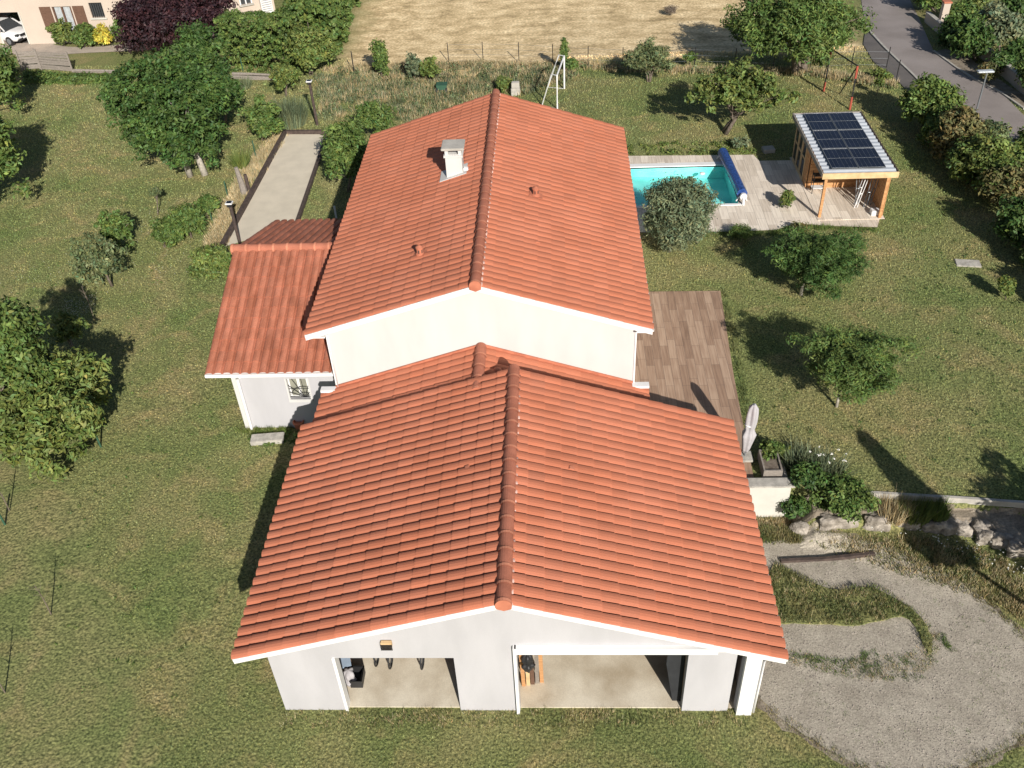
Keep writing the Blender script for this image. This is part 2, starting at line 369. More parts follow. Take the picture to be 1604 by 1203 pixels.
def smoothpoly(poly, it=2):
    for _ in range(it):
        q = []
        for i in range(len(poly)):
            a = poly[i]; b = poly[(i+1) % len(poly)]
            q += [(a[0]*.75+b[0]*.25, a[1]*.75+b[1]*.25), (a[0]*.25+b[0]*.75, a[1]*.25+b[1]*.75)]
        poly = q
    return poly
def sheet(name, poly, m, dz=.02, thick=0, flat=None, step=1.0, nograss=True):
    poly = [(p[0], p[1]) for p in poly]
    if nograss: NOGRASS.append(poly)
    bm = bmesh.new(); vs = [bm.verts.new((x, y, 0)) for x, y in poly]; bm.faces.new(vs)
    bmesh.ops.triangulate(bm, faces=bm.faces)
    if flat is None:
        xs = [p[0] for p in poly]; ys = [p[1] for p in poly]
        for ax, lo, hi in ((0, min(xs), max(xs)), (1, min(ys), max(ys))):
            ls = (gx if ax == 0 else gy); ls = ls[(ls > lo) & (ls < hi)]
            for q in ls:
                co = (q, 0, 0) if ax == 0 else (0, q, 0); no = (1, 0, 0) if ax == 0 else (0, 1, 0)
                bmesh.ops.bisect_plane(bm, geom=bm.verts[:]+bm.edges[:]+bm.faces[:], plane_co=co, plane_no=no)
    for v in bm.verts: v.co.z = (h(v.co.x, v.co.y) if flat is None else flat)+dz
    bmesh.ops.recalc_face_normals(bm, faces=bm.faces)
    if bm.faces and sum(f.normal.z for f in bm.faces) < 0: bmesh.ops.reverse_faces(bm, faces=bm.faces)
    if thick:
        g = bmesh.ops.extrude_face_region(bm, geom=bm.faces[:]); 
        for v in [e for e in g['geom'] if isinstance(e, bmesh.types.BMVert)]: pass
        for v in [e for e in g['geom'] if isinstance(e, bmesh.types.BMVert)]: v.co.z += 0
        top = {e for e in g['geom'] if isinstance(e, bmesh.types.BMVert)}
        for v in bm.verts:
            if v not in top: v.co.z -= thick
        bmesh.ops.recalc_face_normals(bm, faces=bm.faces)
    me = bpy.data.meshes.new(name); bm.to_mesh(me); bm.free()
    o = link(name, me, m); return o
# driveway with a raised grass island
def GP(pts): return [tuple(G(*p)[:2]) for p in pts]
drive = [(1180, 850), (1215, 832), (1253, 838), (1303, 845), (1361, 862), (1411, 876), (1456, 895), (1513, 921), (1551, 951), (1600, 990), (1650, 1050), (1650, 1120), (1600, 1158), (1567, 1178), (1513, 1202), (1450, 1218), (1380, 1212), (1322, 1188), (1278, 1162), (1230, 1131), (1189, 1096), (1165, 1080)]
isl = [(1205, 880), (1230, 893), (1275, 918), (1307, 926), (1335, 925), (1361, 919), (1392, 933), (1424, 952), (1446, 972), (1460, 1000), (1460, 1030), (1446, 1014), (1438, 986), (1416, 963), (1376, 974), (1341, 982), (1297, 979), (1233, 977), (1200, 980)]
DR = [(x, y) for x, y in smoothpoly([(max(p[0], 5.35), p[1]) for p in (Z(*q, 0) for q in drive)], 2)]
ISL = smoothpoly([(max(p[0], 5.4), p[1]) for p in (Z(*q, 0) for q in isl)], 2)
cD = np.mean(np.array(DR), 0); DRB = [(cD[0]+(x-cD[0])*1.045+(0 if x > 5.6 else 0), cD[1]+(y-cD[1])*1.045) for x, y in DR]
struct(sheet('driveway_edge', wob([(max(x, 5.3), y) for x, y in DRB], .09, .2, 9), M['dirt'], .008, nograss=False))
struct(sheet('gravel_driveway', wob(DR, .06, .2, 3), M['gravel'], .02))
isle = sheet('grass_island', wob(ISL, .02, .25, 4), M['ground'], .06, thick=.06, nograss=False); struct(isle)
ISLE = ISL
# ---------------------------------------------------------------- foliage
def clouds(centres, radii, per, leaf, rg, up=.45, flat=.75, colvar=.25, aspect=.5, hue=.13, fill=.4):
    """leaf quads on the shells of many small clumps -> V, F, tint"""
    n = len(centres)*per
    ci = np.repeat(np.arange(len(centres)), per)
    d = rg.normal(size=(n, 3)); d /= np.linalg.norm(d, axis=1)[:, None]
    rr = radii[ci]*(fill+(1-fill)*rg.random(n)**.5)*(1+.18*rg.normal(size=n))
    pos = centres[ci]+d*rr[:, None]*np.array([1, 1, flat])
    nm = d*.8+np.array([0, 0, up])+rg.normal(size=(n, 3))*.45; nm /= np.linalg.norm(nm, axis=1)[:, None]
    t = np.cross(nm, rg.normal(size=(n, 3))); t /= np.linalg.norm(t, axis=1)[:, None]; b = np.cross(nm, t)
    L = leaf*(.65+.7*rg.random(n))[:, None]; t = t*L; b = b*L*aspect
    dr = nm*L*.25
    V = np.stack([pos-t, pos-b*.9-dr*.3, pos+t-dr, pos+b*.9-dr*.3], 1).reshape(-1, 3)
    Fq = np.arange(n*4).reshape(-1, 4)
    cb = (1+colvar*.6*rg.normal(size=len(centres)))[ci]*(1+colvar*.7*rg.normal(size=n))
    hu = hue*rg.normal(size=n)
    tint = np.clip(np.stack([cb*(1+hu), cb, cb*(1-hu*.5)], 1), .3, 2.2)
    return V, Fq, np.repeat(tint, 4, 0)
def crownpts(c, rad, n, rg, lump=.3, low=-.75, hollow=.3):
    d = rg.normal(size=(n*3, 3)); d /= np.linalg.norm(d, axis=1)[:, None]; d = d[d[:, 2] > low][:n]
    ph = rg.random(6)*6.28
    az = np.arctan2(d[:, 1], d[:, 0])
    L = 1+lump*(np.sin(az*3+ph[0])*.5+np.sin(az*5+ph[1]+d[:, 2]*3)*.5+np.sin(d[:, 2]*5+ph[2])*.4)
    rr = (hollow+(1-hollow)*rg.random(len(d))**.55)*L
    return np.array(c)+d*rr[:, None]*np.array(rad)
def crown(parent, c, rad, m, rg, clump=.5, per=60, n=60, leaf=.11, name='crown', **kw):
    ck = {k: kw.pop(k) for k in ('lump', 'low', 'hollow') if k in kw}
    C = crownpts(c, np.maximum(np.array(rad)-clump*.6, .05), n, rg, **ck)
    V, Fq, t = clouds(C, clump*(.65+.6*rg.random(len(C))), per, leaf, rg, **kw)
    gz = parent.location.z if parent else 0
    V[:, 2] = np.maximum(V[:, 2], gz+.03)
    return npmesh(name, V, Fq, m, parent, t), C
SEED = [11]
def rng(): SEED[0] += 1; return np.random.default_rng(SEED[0])
def plant(name, base, cen, ru, rv, m, label, cat, group=None, trunk=.08, stems=1, limbs=7, bark='bark', clump=None, dens=1., leaf=.11, lean=None, trunks=None, **kw):
    """base, cen: photo points of the foot and of the crown's middle; ru, rv: its half-width and half-height there"""
    b = G(*base) if not isinstance(base, Vector) else base
    rg = rng(); zc = above(b, *cen); d = ray(*cen)
    t = (b.x*d[0]+b.y*d[1])/(d[0]**2+d[1]**2); c = Vector((O[0]+t*d[0], O[1]+t*d[1], CAMH+t*d[2]))
    k = ppm(c); r_ = ru/k; ph = math.atan2(CAMH-c.z, math.hypot(c.x, c.y))
    q = (rv/k)**2-(r_*math.sin(ph))**2; rz = math.sqrt(max(q, (.45*r_*math.cos(ph))**2))/math.cos(ph)
    c.z = max(c.z, b.z+rz*.62)
    rad = (r_, r_, rz)
    root = thing(name, b, label, cat, group)
    clump = clump or max(.16, min(.75, r_*.26))
    area = 4*PI*((r_*rz)**1.0)+2*PI*r_*r_
    n = int(max(10, area/(clump*clump*2.2)*dens)); per = int(max(14, min(160, 7.5*clump*clump/(leaf*leaf)*.62)))
    o, C = crown(root, c, rad, m, rg, clump=clump, per=per, n=n, leaf=leaf, **kw)
    tb = MB(); rn = random.Random(SEED[0])
    for s in range(stems):
        a = rn.uniform(0, 6.28); b0 = b+Vector((math.cos(a), math.sin(a), 0))*(trunk*1.6 if stems > 1 else 0)+Vector((0, 0, -.08))
        if trunks: b0 = b+Vector(trunks[s])
        top = Vector(c)+Vector((rn.uniform(-.2, .2)*r_, rn.uniform(-.2, .2)*r_, -rz*.1))
        mid = b0.lerp(top, .5)+Vector((rn.uniform(-1, 1), rn.uniform(-1, 1), 0))*.08*r_
        tb.tube([b0, b0.lerp(mid, .5), mid, top], [trunk*1.25, trunk, trunk*.8, trunk*.45], 8)
        for j in range(limbs):
            e = Vector(C[rn.randrange(len(C))]); st = b0.lerp(top, rn.uniform(.35, .85)); mm = st.lerp(e, .5)+Vector((0, 0, rn.uniform(-.05, .15)*rz))
            tb.tube([st, mm, e], [trunk*.5, trunk*.32, trunk*.1], 5, cap=False)
    if trunk > 0: tb.build('trunk' if stems == 1 or trunks else 'stem', M[bark], root, smooth=True)
    return root
def tuft(name, base, m, label, cat, group=None, r=.3, hgt=.6, n=120, wd=.02, spread=.5, parent=None, tint=.2):
    """spray of long blades from one foot"""
    b = G(*base) if not isinstance(base, Vector) else base
    rg = rng(); V, Fq, t = tufts(np.array([b]), n, r, hgt, wd, spread, rg, tint)
    o = npmesh(name, V-np.array(b), Fq, m, None, t, k=3) if not parent else npmesh(name, V, Fq, m, parent, t, k=3)
    if not parent: o.location = b; tag(o, label, cat, group)
    return o
def tufts(P0, n, r, hgt, wd, spread, rg, tv=.2):
    P0 = np.repeat(P0, n, 0); N = len(P0)
    a = rg.random(N)*6.283; q = rg.random(N)**.5*r; p = P0+np.stack([np.cos(a)*q, np.sin(a)*q, np.zeros(N)], 1)
    b2 = rg.random(N)*6.283; hh = hgt*(.4+.6*rg.random(N)); sp = spread*rg.random(N)
    out = np.stack([np.cos(a), np.sin(a), np.zeros(N)], 1)*.7+np.stack([np.cos(b2), np.sin(b2), np.zeros(N)], 1)*.5
    tip = p+out*(hh*sp)[:, None]+np.stack([np.zeros(N), np.zeros(N), hh], 1)
    w_ = np.stack([-np.sin(b2), np.cos(b2), np.zeros(N)], 1)*wd
    V = np.stack([p-w_, p+w_, tip], 1).reshape(-1, 3)
    cb = np.clip(1+tv*rg.normal(size=N), .4, 1.9); hu = .08*rg.normal(size=N)
    t = np.repeat(np.stack([cb*(1+hu), cb, cb*(1-hu)], 1), 3, 0)
    return V, np.arange(N*3).reshape(-1, 3), t
# ---------------------------------------------------------------- roofs of real tiles
def tiles(name, m, parent, o, e, s, Lr, S, tw=.333, tl=.49, seed=1, amp=.06, clip=None, thick=.03):
    """o: eave corner, e: unit along the ridge, s: unit up the slope; every tile is a barrel and a pan with a lip"""
    rg = np.random.default_rng(seed); o = np.array(o, float); e = np.array(e, float); s = np.array(s, float)
    n = np.cross(e, s); n = n if n[2] > 0 else -n
    nu = int(round(Lr/tw)); tw = Lr/nu; nv = int(round(S/tl)); tl = S/nv
    pt = np.array([0, .08, .25, .48, .68, .83, .875, .92, 1.0]); phh = np.array([.0, .38, .8, 1., .96, .8, .2, -.35, -.35])*amp
    K = len(pt); V = []; T = []; Fq = []
    for j in range(nv):
        for i in range(nu):
            if clip and not clip(o+e*(i+.5)*tw+s*(j+.5)*tl): continue
            dz = rg.normal()*.0025; dj = rg.normal()*.006; lift = .02+rg.normal()*.002
            tc = 1+.035*rg.normal()
            if rg.random() < .03: tc *= .88+.2*rg.random()
            hu = .015*rg.normal()
            base = o+e*(i*tw)+s*(j*tl)
            b0 = len(V)
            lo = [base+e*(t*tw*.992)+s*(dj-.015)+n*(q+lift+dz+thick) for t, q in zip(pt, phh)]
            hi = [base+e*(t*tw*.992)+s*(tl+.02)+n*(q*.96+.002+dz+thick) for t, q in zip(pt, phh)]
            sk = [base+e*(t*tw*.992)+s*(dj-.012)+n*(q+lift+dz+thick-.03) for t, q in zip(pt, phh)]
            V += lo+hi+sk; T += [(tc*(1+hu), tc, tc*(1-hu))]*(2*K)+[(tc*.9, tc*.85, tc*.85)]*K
            for k in range(K-1):
                Fq.append((b0+k, b0+k+1, b0+K+k+1, b0+K+k)); Fq.append((b0+2*K+k, b0+2*K+k+1, b0+k+1, b0+k))
    V = np.array(V); Fq = np.array(Fq)
    if np.dot(np.cross(e, s), n) < 0: Fq = Fq[:, ::-1]
    ob = npmesh(name, V, Fq, m, parent, np.array(T)); return ob
def ridge(parent, p, q, r_=.185, step=.52, name='ridge_tiles', seed=5, mort=True, side=0):
    p, q = Vector(p), Vector(q); d = (q-p); L = d.length; d.normalize(); n = int(round(L/step)); st = L/n
    sx = d.cross(Vector((0, 0, 1))).normalized(); V = []; Fq = []; T = []; rn = random.Random(seed); K = 11
    for i in range(n):
        a = p+d*(i*st); tc = 1+rn.gauss(0, .03)
        for (t, rr) in ((-.03, r_+.024), (.045, r_+.024), (.055, r_+.006), (st+.02, r_-.004)):
            for k in range(K):
                th = PI*(-.04+1.08*k/(K-1)); v = a+d*t+sx*(math.cos(th)*rr)+Vector((0, 0, math.sin(th)*rr*1.0))
                V.append(tuple(v)); T.append((tc*1.35, tc*1.5, tc*1.5) if t < .05 else (tc, tc, tc))
        o = len(V)-4*K
        for j in range(3):
            for k in range(K-1): Fq.append((o+j*K+k, o+(j+1)*K+k, o+(j+1)*K+k+1, o+j*K+k+1))
    npmesh(name, V, Fq, M['ridge'], parent, np.array(T))
    cp = MB(); pr = [(math.cos(PI*k/12)*(r_+.02), math.sin(PI*k/12)*(r_+.02)) for k in range(13)]+[(-r_-.0, -.13), (0, -.2), (r_, -.13)]
    vs = [p-d*.05+sx*a+Vector((0, 0, b)) for a, b in pr]; vs2 = [v+d*.035 for v in vs]
    m_ = len(vs); cp.add(vs+vs2, [tuple(range(m_)), tuple(range(m_, 2*m_))[::-1]]+[(i, (i+1) % m_, m_+(i+1) % m_, m_+i) for i in range(m_)])
    cp.build('ridge_end_cap', M['clay'], parent)
    if mort:
        mb = MB()
        for s_ in ((side,) if side else (-1, 1)):
            n2 = int(L/.3)
            for i in range(n2):
                c0 = p+d*(L*i/n2)+sx*s_*(r_+.012)+Vector((0, 0, -.03)); c1 = p+d*(L*(i+1)/n2)+sx*s_*(r_+.012)+Vector((0, 0, -.03))
                mb.tube([c0, c0.lerp(c1, .4), c1], [.022, .045+rn.uniform(-.01, .012), .022], 6)
        mb.build('ridge_mortar', M['mortar'], parent, smooth=True)
def strips_wall(mb, xs, roof, holes, y0, y1, zb=-.2):
    """wall in the xz plane, cut in abutting vertical strips round its openings; roof(x) = top"""
    br = sorted(set(xs+[a for hl in holes for a in hl[:2]]))
    for a, b in zip(br[:-1], br[1:]):
        m = (a+b)/2; z0 = [(zb, None)]; hl = [q for q in holes if q[0] <= m <= q[1]]
        segs = [(zb, None)]
        if hl:
            q = hl[0]; segs = ([] if q[2] <= zb else [(zb, q[2])])+[(q[3], None)]
        for lo, hi in segs:
            ta = roof(a) if hi is None else hi; tb = roof(b) if hi is None else hi
            mb.prism([(a, lo), (b, lo), (b, tb), (a, ta)], y0, y1, 'y')
# ================================================================ THE HOUSE: garage wing, link, main block, side wing
GX0, GX1, GXR = -8.45, 5.6, -1.37; GZE, GZR = 2.6, 4.87; GY0, GY1 = 13.92, 22.95
house = thing('house', (-2.5, 26, 0), 'L-shaped pale rendered house with orange clay tiled gable roofs in the middle of the garden', 'house')
def slope(xe, xr, ze, zr):
    s = np.array([xr-xe, 0, zr-ze]); L = np.linalg.norm(s); return s/L, L
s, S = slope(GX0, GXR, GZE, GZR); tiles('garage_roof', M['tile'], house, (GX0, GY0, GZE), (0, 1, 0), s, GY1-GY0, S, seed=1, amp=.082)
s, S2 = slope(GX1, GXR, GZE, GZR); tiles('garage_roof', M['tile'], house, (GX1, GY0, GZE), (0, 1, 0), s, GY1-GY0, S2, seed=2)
ridge(house, (GXR, GY0, GZR+.01), (GXR, GY1, GZR+.01), side=1)
def deck_under(xe, ze, xr, zr, y0, y1, name='roof_deck', t=.07):
    mb = MB(); mb.prism([(xe, ze-.01), (xr, zr-.01), (xr, zr-t), (xe, ze-t)], y0, y1, 'y'); mb.build(name, M['timber_dark'], house)
deck_under(GX0+.02, GZE, GXR-.002, GZR, GY0+.06, GY1-.02); deck_under(GX1-.02, GZE, GXR+.002, GZR, GY0+.06, GY1-.02)
def barge(x0, z0, x1, z1, y, hh=.2, t=.035, name='bargeboard', parent=None, m='white'):
    mb = MB(); mb.prism([(x0, z0+.012), (x1, z1+.012), (x1, z1-hh), (x0, z0-hh)], y-t, y, 'y'); return mb.build(name, M[m], parent or house)
barge(GX0-.0, GZE, GXR, GZR, GY0+.05, .17); barge(GXR, GZR, GX1+.0, GZE, GY0+.05, .17)
# link roof (lower, between garage and main block)
LX0, LX1, LXR, LZE, LZR, LY0, LY1 = -8.12, 3.02, -2.52, 2.54, 4.4, 22.3, 24.72
s, S = slope(LX0, LXR, LZE, LZR); tiles('link_roof', M['tile'], house, (LX0, LY0, LZE), (0, 1, 0), s, LY1-LY0, S, seed=3, amp=.068, clip=lambda p: p[1] > 22.35)
s, S = slope(LX1, LXR, LZE, LZR); tiles('link_roof', M['tile'], house, (LX1, LY0, LZE), (0, 1, 0), s, LY1-LY0, S, seed=4)
ridge(house, (LXR, LY0+.1, LZR+.03), (LXR, LY1-.02, LZR+.03), mort=False)
deck_under(LX0+.02, LZE, LXR-.002, LZR, LY0+.05, LY1); deck_under(LX1-.02, LZE, LXR+.002, LZR, LY0+.05, LY1)
mb = MB(); mb.prism([(-7.6, 1.), (2.55, 1.), (2.55, 2.5), (LXR, 4.2), (-7.6, 2.45)], 22.9, 24.74, 'y'); mb.build('link_wall', M['render_grey'], house)
mb = MB()
for sgn, xe in ((-1, LX0), (1, LX1)):
    a = Vector((LXR, 24.69, LZR+.12)); b = Vector((xe+(.5 if sgn < 0 else -.5), 24.69, LZE+.12+.17)); mb.beam(a, b, .05, .1)
mb.build('wall_flashing', M['clay'], house)
mb = MB(); mb.box((LX0-.02, 24.5, 2.72), (-7.5, 24.73, 2.82)); mb.box((2.5, 24.5, 2.72), (LX1+.05, 24.73, 2.82)); mb.build('wall_flashing', M['white'], house)
# main block
UX0, UX1, UXR, UZE, UZR, UY0, UY1 = -8.22, 3.05, -2.53, 5.2, 7.0, 24.42, 39.7
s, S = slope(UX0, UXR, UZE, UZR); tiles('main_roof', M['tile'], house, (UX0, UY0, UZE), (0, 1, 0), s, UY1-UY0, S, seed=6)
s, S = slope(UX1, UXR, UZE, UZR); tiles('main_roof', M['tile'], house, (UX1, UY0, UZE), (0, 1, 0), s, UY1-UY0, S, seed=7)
ridge(house, (UXR, UY0, UZR+.03), (UXR, UY1, UZR+.03), r_=.175, side=1)
deck_under(UX0+.02, UZE, UXR-.002, UZR, UY0+.06, UY1-.05); deck_under(UX1-.02, UZE, UXR+.002, UZR, UY0+.06, UY1-.05)
barge(UX0, UZE, UXR, UZR, UY0+.05, .19); barge(UXR, UZR, UX1, UZE, UY0+.05, .19)
roofu = lambda x: UZE-.1+(UZR-UZE)*(1-abs(x-UXR)/(5.62))
mb = MB(); strips_wall(mb, [-7.6, UXR, 2.55], roofu, [], 24.75, 24.95); mb.build('gable_wall', M['render_cream'], house)
mb = MB(); mb.box((-7.6, 24.952, 0), (-7.4, 39.1, 5.02)); mb.box((2.35, 24.952, 0), (2.55, 39.1, 5.02)); mb.prism([(-7.39, 0), (2.34, 0), (2.34, 5.), (UXR, 6.6), (-7.39, 5.)], 38.9, 39.098, 'y'); mb.build('wall', M['render_cream'], house)
mb = MB(); mb.box((-7.63, 24.72, .1), (-7.58, 24.76, 5.0)); mb.box((2.53, 24.72, 1.2), (2.585, 24.76, 5.0)); mb.build('corner_trim', M['white'], house)
mb = MB(); mb.box((UX0, 24.5, UZE-.16), (-7.6, 39.6, UZE-.1)); mb.box((2.55, 24.5, UZE-.16), (UX1, 39.6, UZE-.1)); mb.build('soffit', M['white'], house)
def gutter(xa, ya, yb, z, sgn, out=.03, parent=None, m='white'):
    mb = MB(); x = xa+sgn*out
    mb.prism([(x, z+.0), (x-sgn*.02, z+.0), (x-sgn*.02, z-.08), (x-sgn*.1, z-.08), (x-sgn*.1, z-.1), (x, z-.1)], ya, yb, 'y'); return mb.build('gutter', M[m], parent or house)
gutter(UX1, UY0+.02, UY1, UZE+.03, 1, .045); gutter(UX0, UY0+.02, UY1, UZE+.02, -1, .01)
gutter(GX1, GY0+.02, GY1, GZE+.03, 1, .035); gutter(GX0, GY0+.02, GY1, GZE+.02, -1, .01)
gutter(LX1, GY1, LY1, LZE+.03, 1, .03); gutter(LX0, GY1, LY1, LZE+.02, -1, .01)
# garage walls with the two open doorways and the gap by the corner post
D1 = (-5.9, -2.78, -.3, 2.42); D2 = (-1.15, 3.2, -.3, 2.72); D3 = (4.42, 4.62, -.3, 2.62)
roofg = lambda x: GZE-.08+(GZR-GZE)*(1-abs(x-GXR)/(7.03 if x < GXR else 6.97))
mb = MB(); strips_wall(mb, [-7.62, GXR, 5.0], roofg, [D1, D2, D3], 14.12, 14.34); mb.build('garage_front_wall', M['render_grey'], house)
mb = MB(); mb.box((-7.62, 14.342, -.2), (-7.42, 22.7, 2.6)); mb.box((4.8, 14.342, -.2), (5.0, 22.7, 2.6))
mb.box((-7.41, 22.5, 0), (4.79, 22.7, 2.6)); mb.prism([(-7.6, 2.61), (4.95, 2.61), (GXR, 4.6)], 22.5, 22.7, 'y'); mb.build('garage_wall', M['render_grey'], house)
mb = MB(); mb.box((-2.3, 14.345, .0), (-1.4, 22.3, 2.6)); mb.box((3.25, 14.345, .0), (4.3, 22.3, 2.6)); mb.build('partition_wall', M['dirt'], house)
mb = MB(); mb.box((-7.41, 14.2, -.1), (4.79, 22.49, .035)); mb.build('garage_floor', M['concrete'], house)
mb = MB(); mb.box((-5.94, 14.08, 0), (-5.86, 14.36, 2.44)); mb.build('door_frame', M['white'], house)
mb = MB(); mb.box((-1.2, 14.02, 2.7), (3.9, 14.119, 2.86)); mb.box((-1.2, 13.98, 2.87), (4.66, 14.117, 2.98)); mb.box((-1.24, 14.0, 0), (-1.16, 14.117, 2.98)); mb.build('shutter_box', M['white'], house)
mb = MB(); mb.box((4.63, 13.99, -.2), (5.03, 14.118, 2.68)); mb.build('corner_post', M['white'], house)
def downpipe(x, y, z0, z1, r_=.045, m='white', parent=None, off=(0, 0)):
    mb = MB(); mb.tube([(x+off[0], y+off[1], z1+.25), (x, y, z1), (x, y, z0)], r_, 10); return mb.build('downpipe', M[m], parent or house, smooth=True)
downpipe(5.1, 14.1, 0, 2.35, off=(.4, .05)); downpipe(-7.55, 24.68, 2.75, 4.8, .02)
# wall lamp
lm = Vector((-4.42, 14.1, 3.05)); mb = MB()
mb.prism([(-.14, .16), (.14, .16), (.14, -.02), (.08, -.14), (-.08, -.14), (-.14, -.02)], 0, .1, 'y'); mb.v = [(a+lm.x, lm.y-.0-b, c+lm.z) for a, b, c in mb.v]
lo = mb.build('wall_lamp', M['pine_pale'], house, bevel=.01)
mb = MB(); [mb.box((lm.x-.15, lm.y-.125, lm.z-.1+k*.06), (lm.x+.15, lm.y-.102, lm.z-.075+k*.06)) for k in range(4)]; mb.build('grille', M['dark_metal'], lo)
# side wing on the left
EX0, EX1, EZE, EZR, EYF, EYB, EYR = -12.42, -7.62, 2.85, 4.62, 25.45, 36.2, 30.95
def eslope(ye): 
    v = np.array([0, EYR-ye, EZR-EZE]); L = np.linalg.norm(v); return v/L, L
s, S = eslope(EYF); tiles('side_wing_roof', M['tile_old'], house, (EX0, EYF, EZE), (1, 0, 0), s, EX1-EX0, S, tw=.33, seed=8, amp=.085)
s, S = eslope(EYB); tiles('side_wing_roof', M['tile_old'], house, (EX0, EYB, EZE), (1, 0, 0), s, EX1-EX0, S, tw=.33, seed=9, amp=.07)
ridge(house, (EX0-.02, EYR, EZR+.03), (EX1, EYR, EZR+.03), seed=9, mort=False)
mb = MB(); mb.prism([(EYF+.03, EZE-.01), (EYR, EZR-.01), (EYB-.03, EZE-.01), (EYB-.03, EZE-.08), (EYR, EZR-.08), (EYF+.03, EZE-.08)], EX0+.03, EX1, 'x'); mb.build('roof_deck', M['white'], house)
mb = MB(); mb.box((-11.65, 25.75, -.2), (-9.72, 25.97, 2.78)); mb.box((-9.719, 25.75, -.2), (-8.93, 25.97, 1.42)); mb.box((-9.719, 25.75, 2.36), (-8.93, 25.97, 2.78)); mb.box((-8.929, 25.75, -.2), (-7.61, 25.97, 2.78))
mb.box((-11.65, 25.971, -.2), (-11.45, 35.7, 2.78)); mb.box((-11.449, 35.5, -.2), (-7.61, 35.7, 2.78)); mb.prism([(25.8, 2.79), (30.95, 4.55), (35.7, 2.79)], -11.64, -11.46, 'x'); mb.build('side_wing_wall', M['render_grey'], house)
mb = MB(); mb.box((EX0, 25.36, EZE-.1), (EX1+.02, 25.45, EZE+.02)); mb.build('gutter', M['white'], house, bevel=.015)
mb = MB(); mb.box((EX0-.03, 25.47, EZE-.16), (EX0, EYR, EZE-.1)); 
mb.tube([(-11.2, 25.42, 2.75), (-11.42, 25.66, 2.45), (-11.42, 25.66, .0)], .055, 10); mb.build('downpipe', M['white'], house)
mb = MB(); mb.box((-11.66, 25.72, -.2), (-11.5, 25.748, 2.74)); mb.build('corner_trim', M['render_cream'], house)
win = MB(); win.box((-9.76, 25.70, 1.3), (-8.89, 25.78, 1.42)); win.box((-9.76, 25.73, 1.422), (-9.70, 25.9, 2.38)); win.box((-8.95, 25.73, 1.422), (-8.89, 25.9, 2.38)); win = win.build('window', M['render_cream'], house)
mb = MB(); mb.box((-9.7, 25.88, 1.43), (-8.95, 25.9, 2.36)); mb.build('pane', mat('blind_behind_glass', (.26, .26, .21), rough=.3, var=.1), win)
mb = MB()
for a in (-9.66, -9.34, -9.3, -9.0): mb.box((a-.02, 25.84, 1.43), (a+.03, 25.878, 2.36))
mb.box((-9.7, 25.838, 1.43), (-8.95, 25.876, 1.5)); mb.box((-9.7, 25.838, 2.29), (-8.95, 25.876, 2.36)); mb.build('frame', M['white'], win)
mb = MB(); f0 = Vector((-9.14, 25.75, 1.5))
for k in range(9):
    a = math.radians(8+k*21); e = f0+Vector((math.cos(a), 0, math.sin(a)))*1.2; t = 1
    for lim, ax in ((-9.69, 0), (-8.96, 0), (2.34, 2)):
        dd = (e[ax]-f0[ax]);
        if abs(dd) > 1e-4:
            q = (lim-f0[ax])/dd
            if 0 < q < t: t = q
    mb.tube([f0, f0.lerp(e, t)], .011, 5)
for rr in (.22, .5): mb.tube([f0+Vector((math.cos(math.radians(q)), 0, math.sin(math.radians(q))))*rr for q in range(15, 166, 15) if -9.69 < f0.x+math.cos(math.radians(q))*rr < -8.96], .01, 5)
for z in (1.5, 1.9): mb.tube([(-9.69, 25.745, z), (-8.96, 25.745, z)], .009, 5)
mb.build('window_bars', M['dark_metal'], win)
# chimney and roof vents
zs = lambda x: UZE+(UZR-UZE)*(1-abs(x-UXR)/5.6)
cx0, cx1, cy0, cy1 = -4.12, -3.5, 32.55, 33.15
mb = MB(); mb.box((cx0, cy0, zs(cx0)-.2), (cx1, cy1, 7.45)); ch = mb.build('chimney', M['render_cream'], house)
mb = MB(); mb.box((cx0-.05, cy0-.05, 7.452), (cx1+.05, cy1+.05, 7.53)); mb.box((cx0, cy0, 7.532), (cx0+.12, cy1, 7.76)); mb.box((cx1-.12, cy0, 7.532), (cx1, cy1, 7.76)); mb.box((cx0+.121, cy0, 7.532), (cx1-.121, cy0+.04, 7.56)); mb.box((cx0+.121, cy0, 7.73), (cx1-.121, cy1, 7.76)); mb.build('vent_head', M['render_cream'], ch)
mb = MB(); mb.box((cx0-.12, cy0-.12, 7.762), (cx1+.12, cy1+.12, 7.85)); mb.build('cap', M['kerb'], ch, bevel=.02)
fl = np.array([1, 0, .321]); mb = MB(); mb.prism([(cx0-.28, zs(cx0-.28)+.11), (cx1+.15, zs(cx1+.15)+.11), (cx1+.15, zs(cx1+.15)+.135), (cx0-.28, zs(cx0-.28)+.135)], cy0-.14, cy1+.12, 'y'); mb.build('flashing', M['render_cream'], ch)
mb = MB(); mb.box((cx1+.02, cy0+.1, zs(cx1)+.1), (cx1+.2, cy0+.26, zs(cx1)+.26)); mb.build('flashing', M['white'], ch, bevel=.02)
for (vx, vy) in ((-.72, 31.2), (-4.62, 27.35)):
    zb = zs(vx)+.03; mb = MB(); mb.lathe((vx, vy, zb), [(.17, 0), (.16, .1), (.11, .14), (.11, .3), (.135, .31), (.135, .36), (.03, .42)], 14)
    vp = mb.build('roof_vent', M['clay'], house)
    mb = MB()
    for k in range(6):
        a = k*PI/3+.3; mb.obox((vx+math.cos(a)*.111, vy+math.sin(a)*.111, zb+.21), (.01, .035, .12), a)
    mb.build('slot', M['dark'], vp)
    mb = MB(); q = .321 if vx < UXR else -.321; mb.prism([(vx-.24, zb-.24*q+.045), (vx+.24, zb+.24*q+.045), (vx+.24, zb+.24*q+.075), (vx-.24, zb-.24*q+.075)], vy-.2, vy+.2, 'y'); mb.build('vent_base', M['clay'], vp)
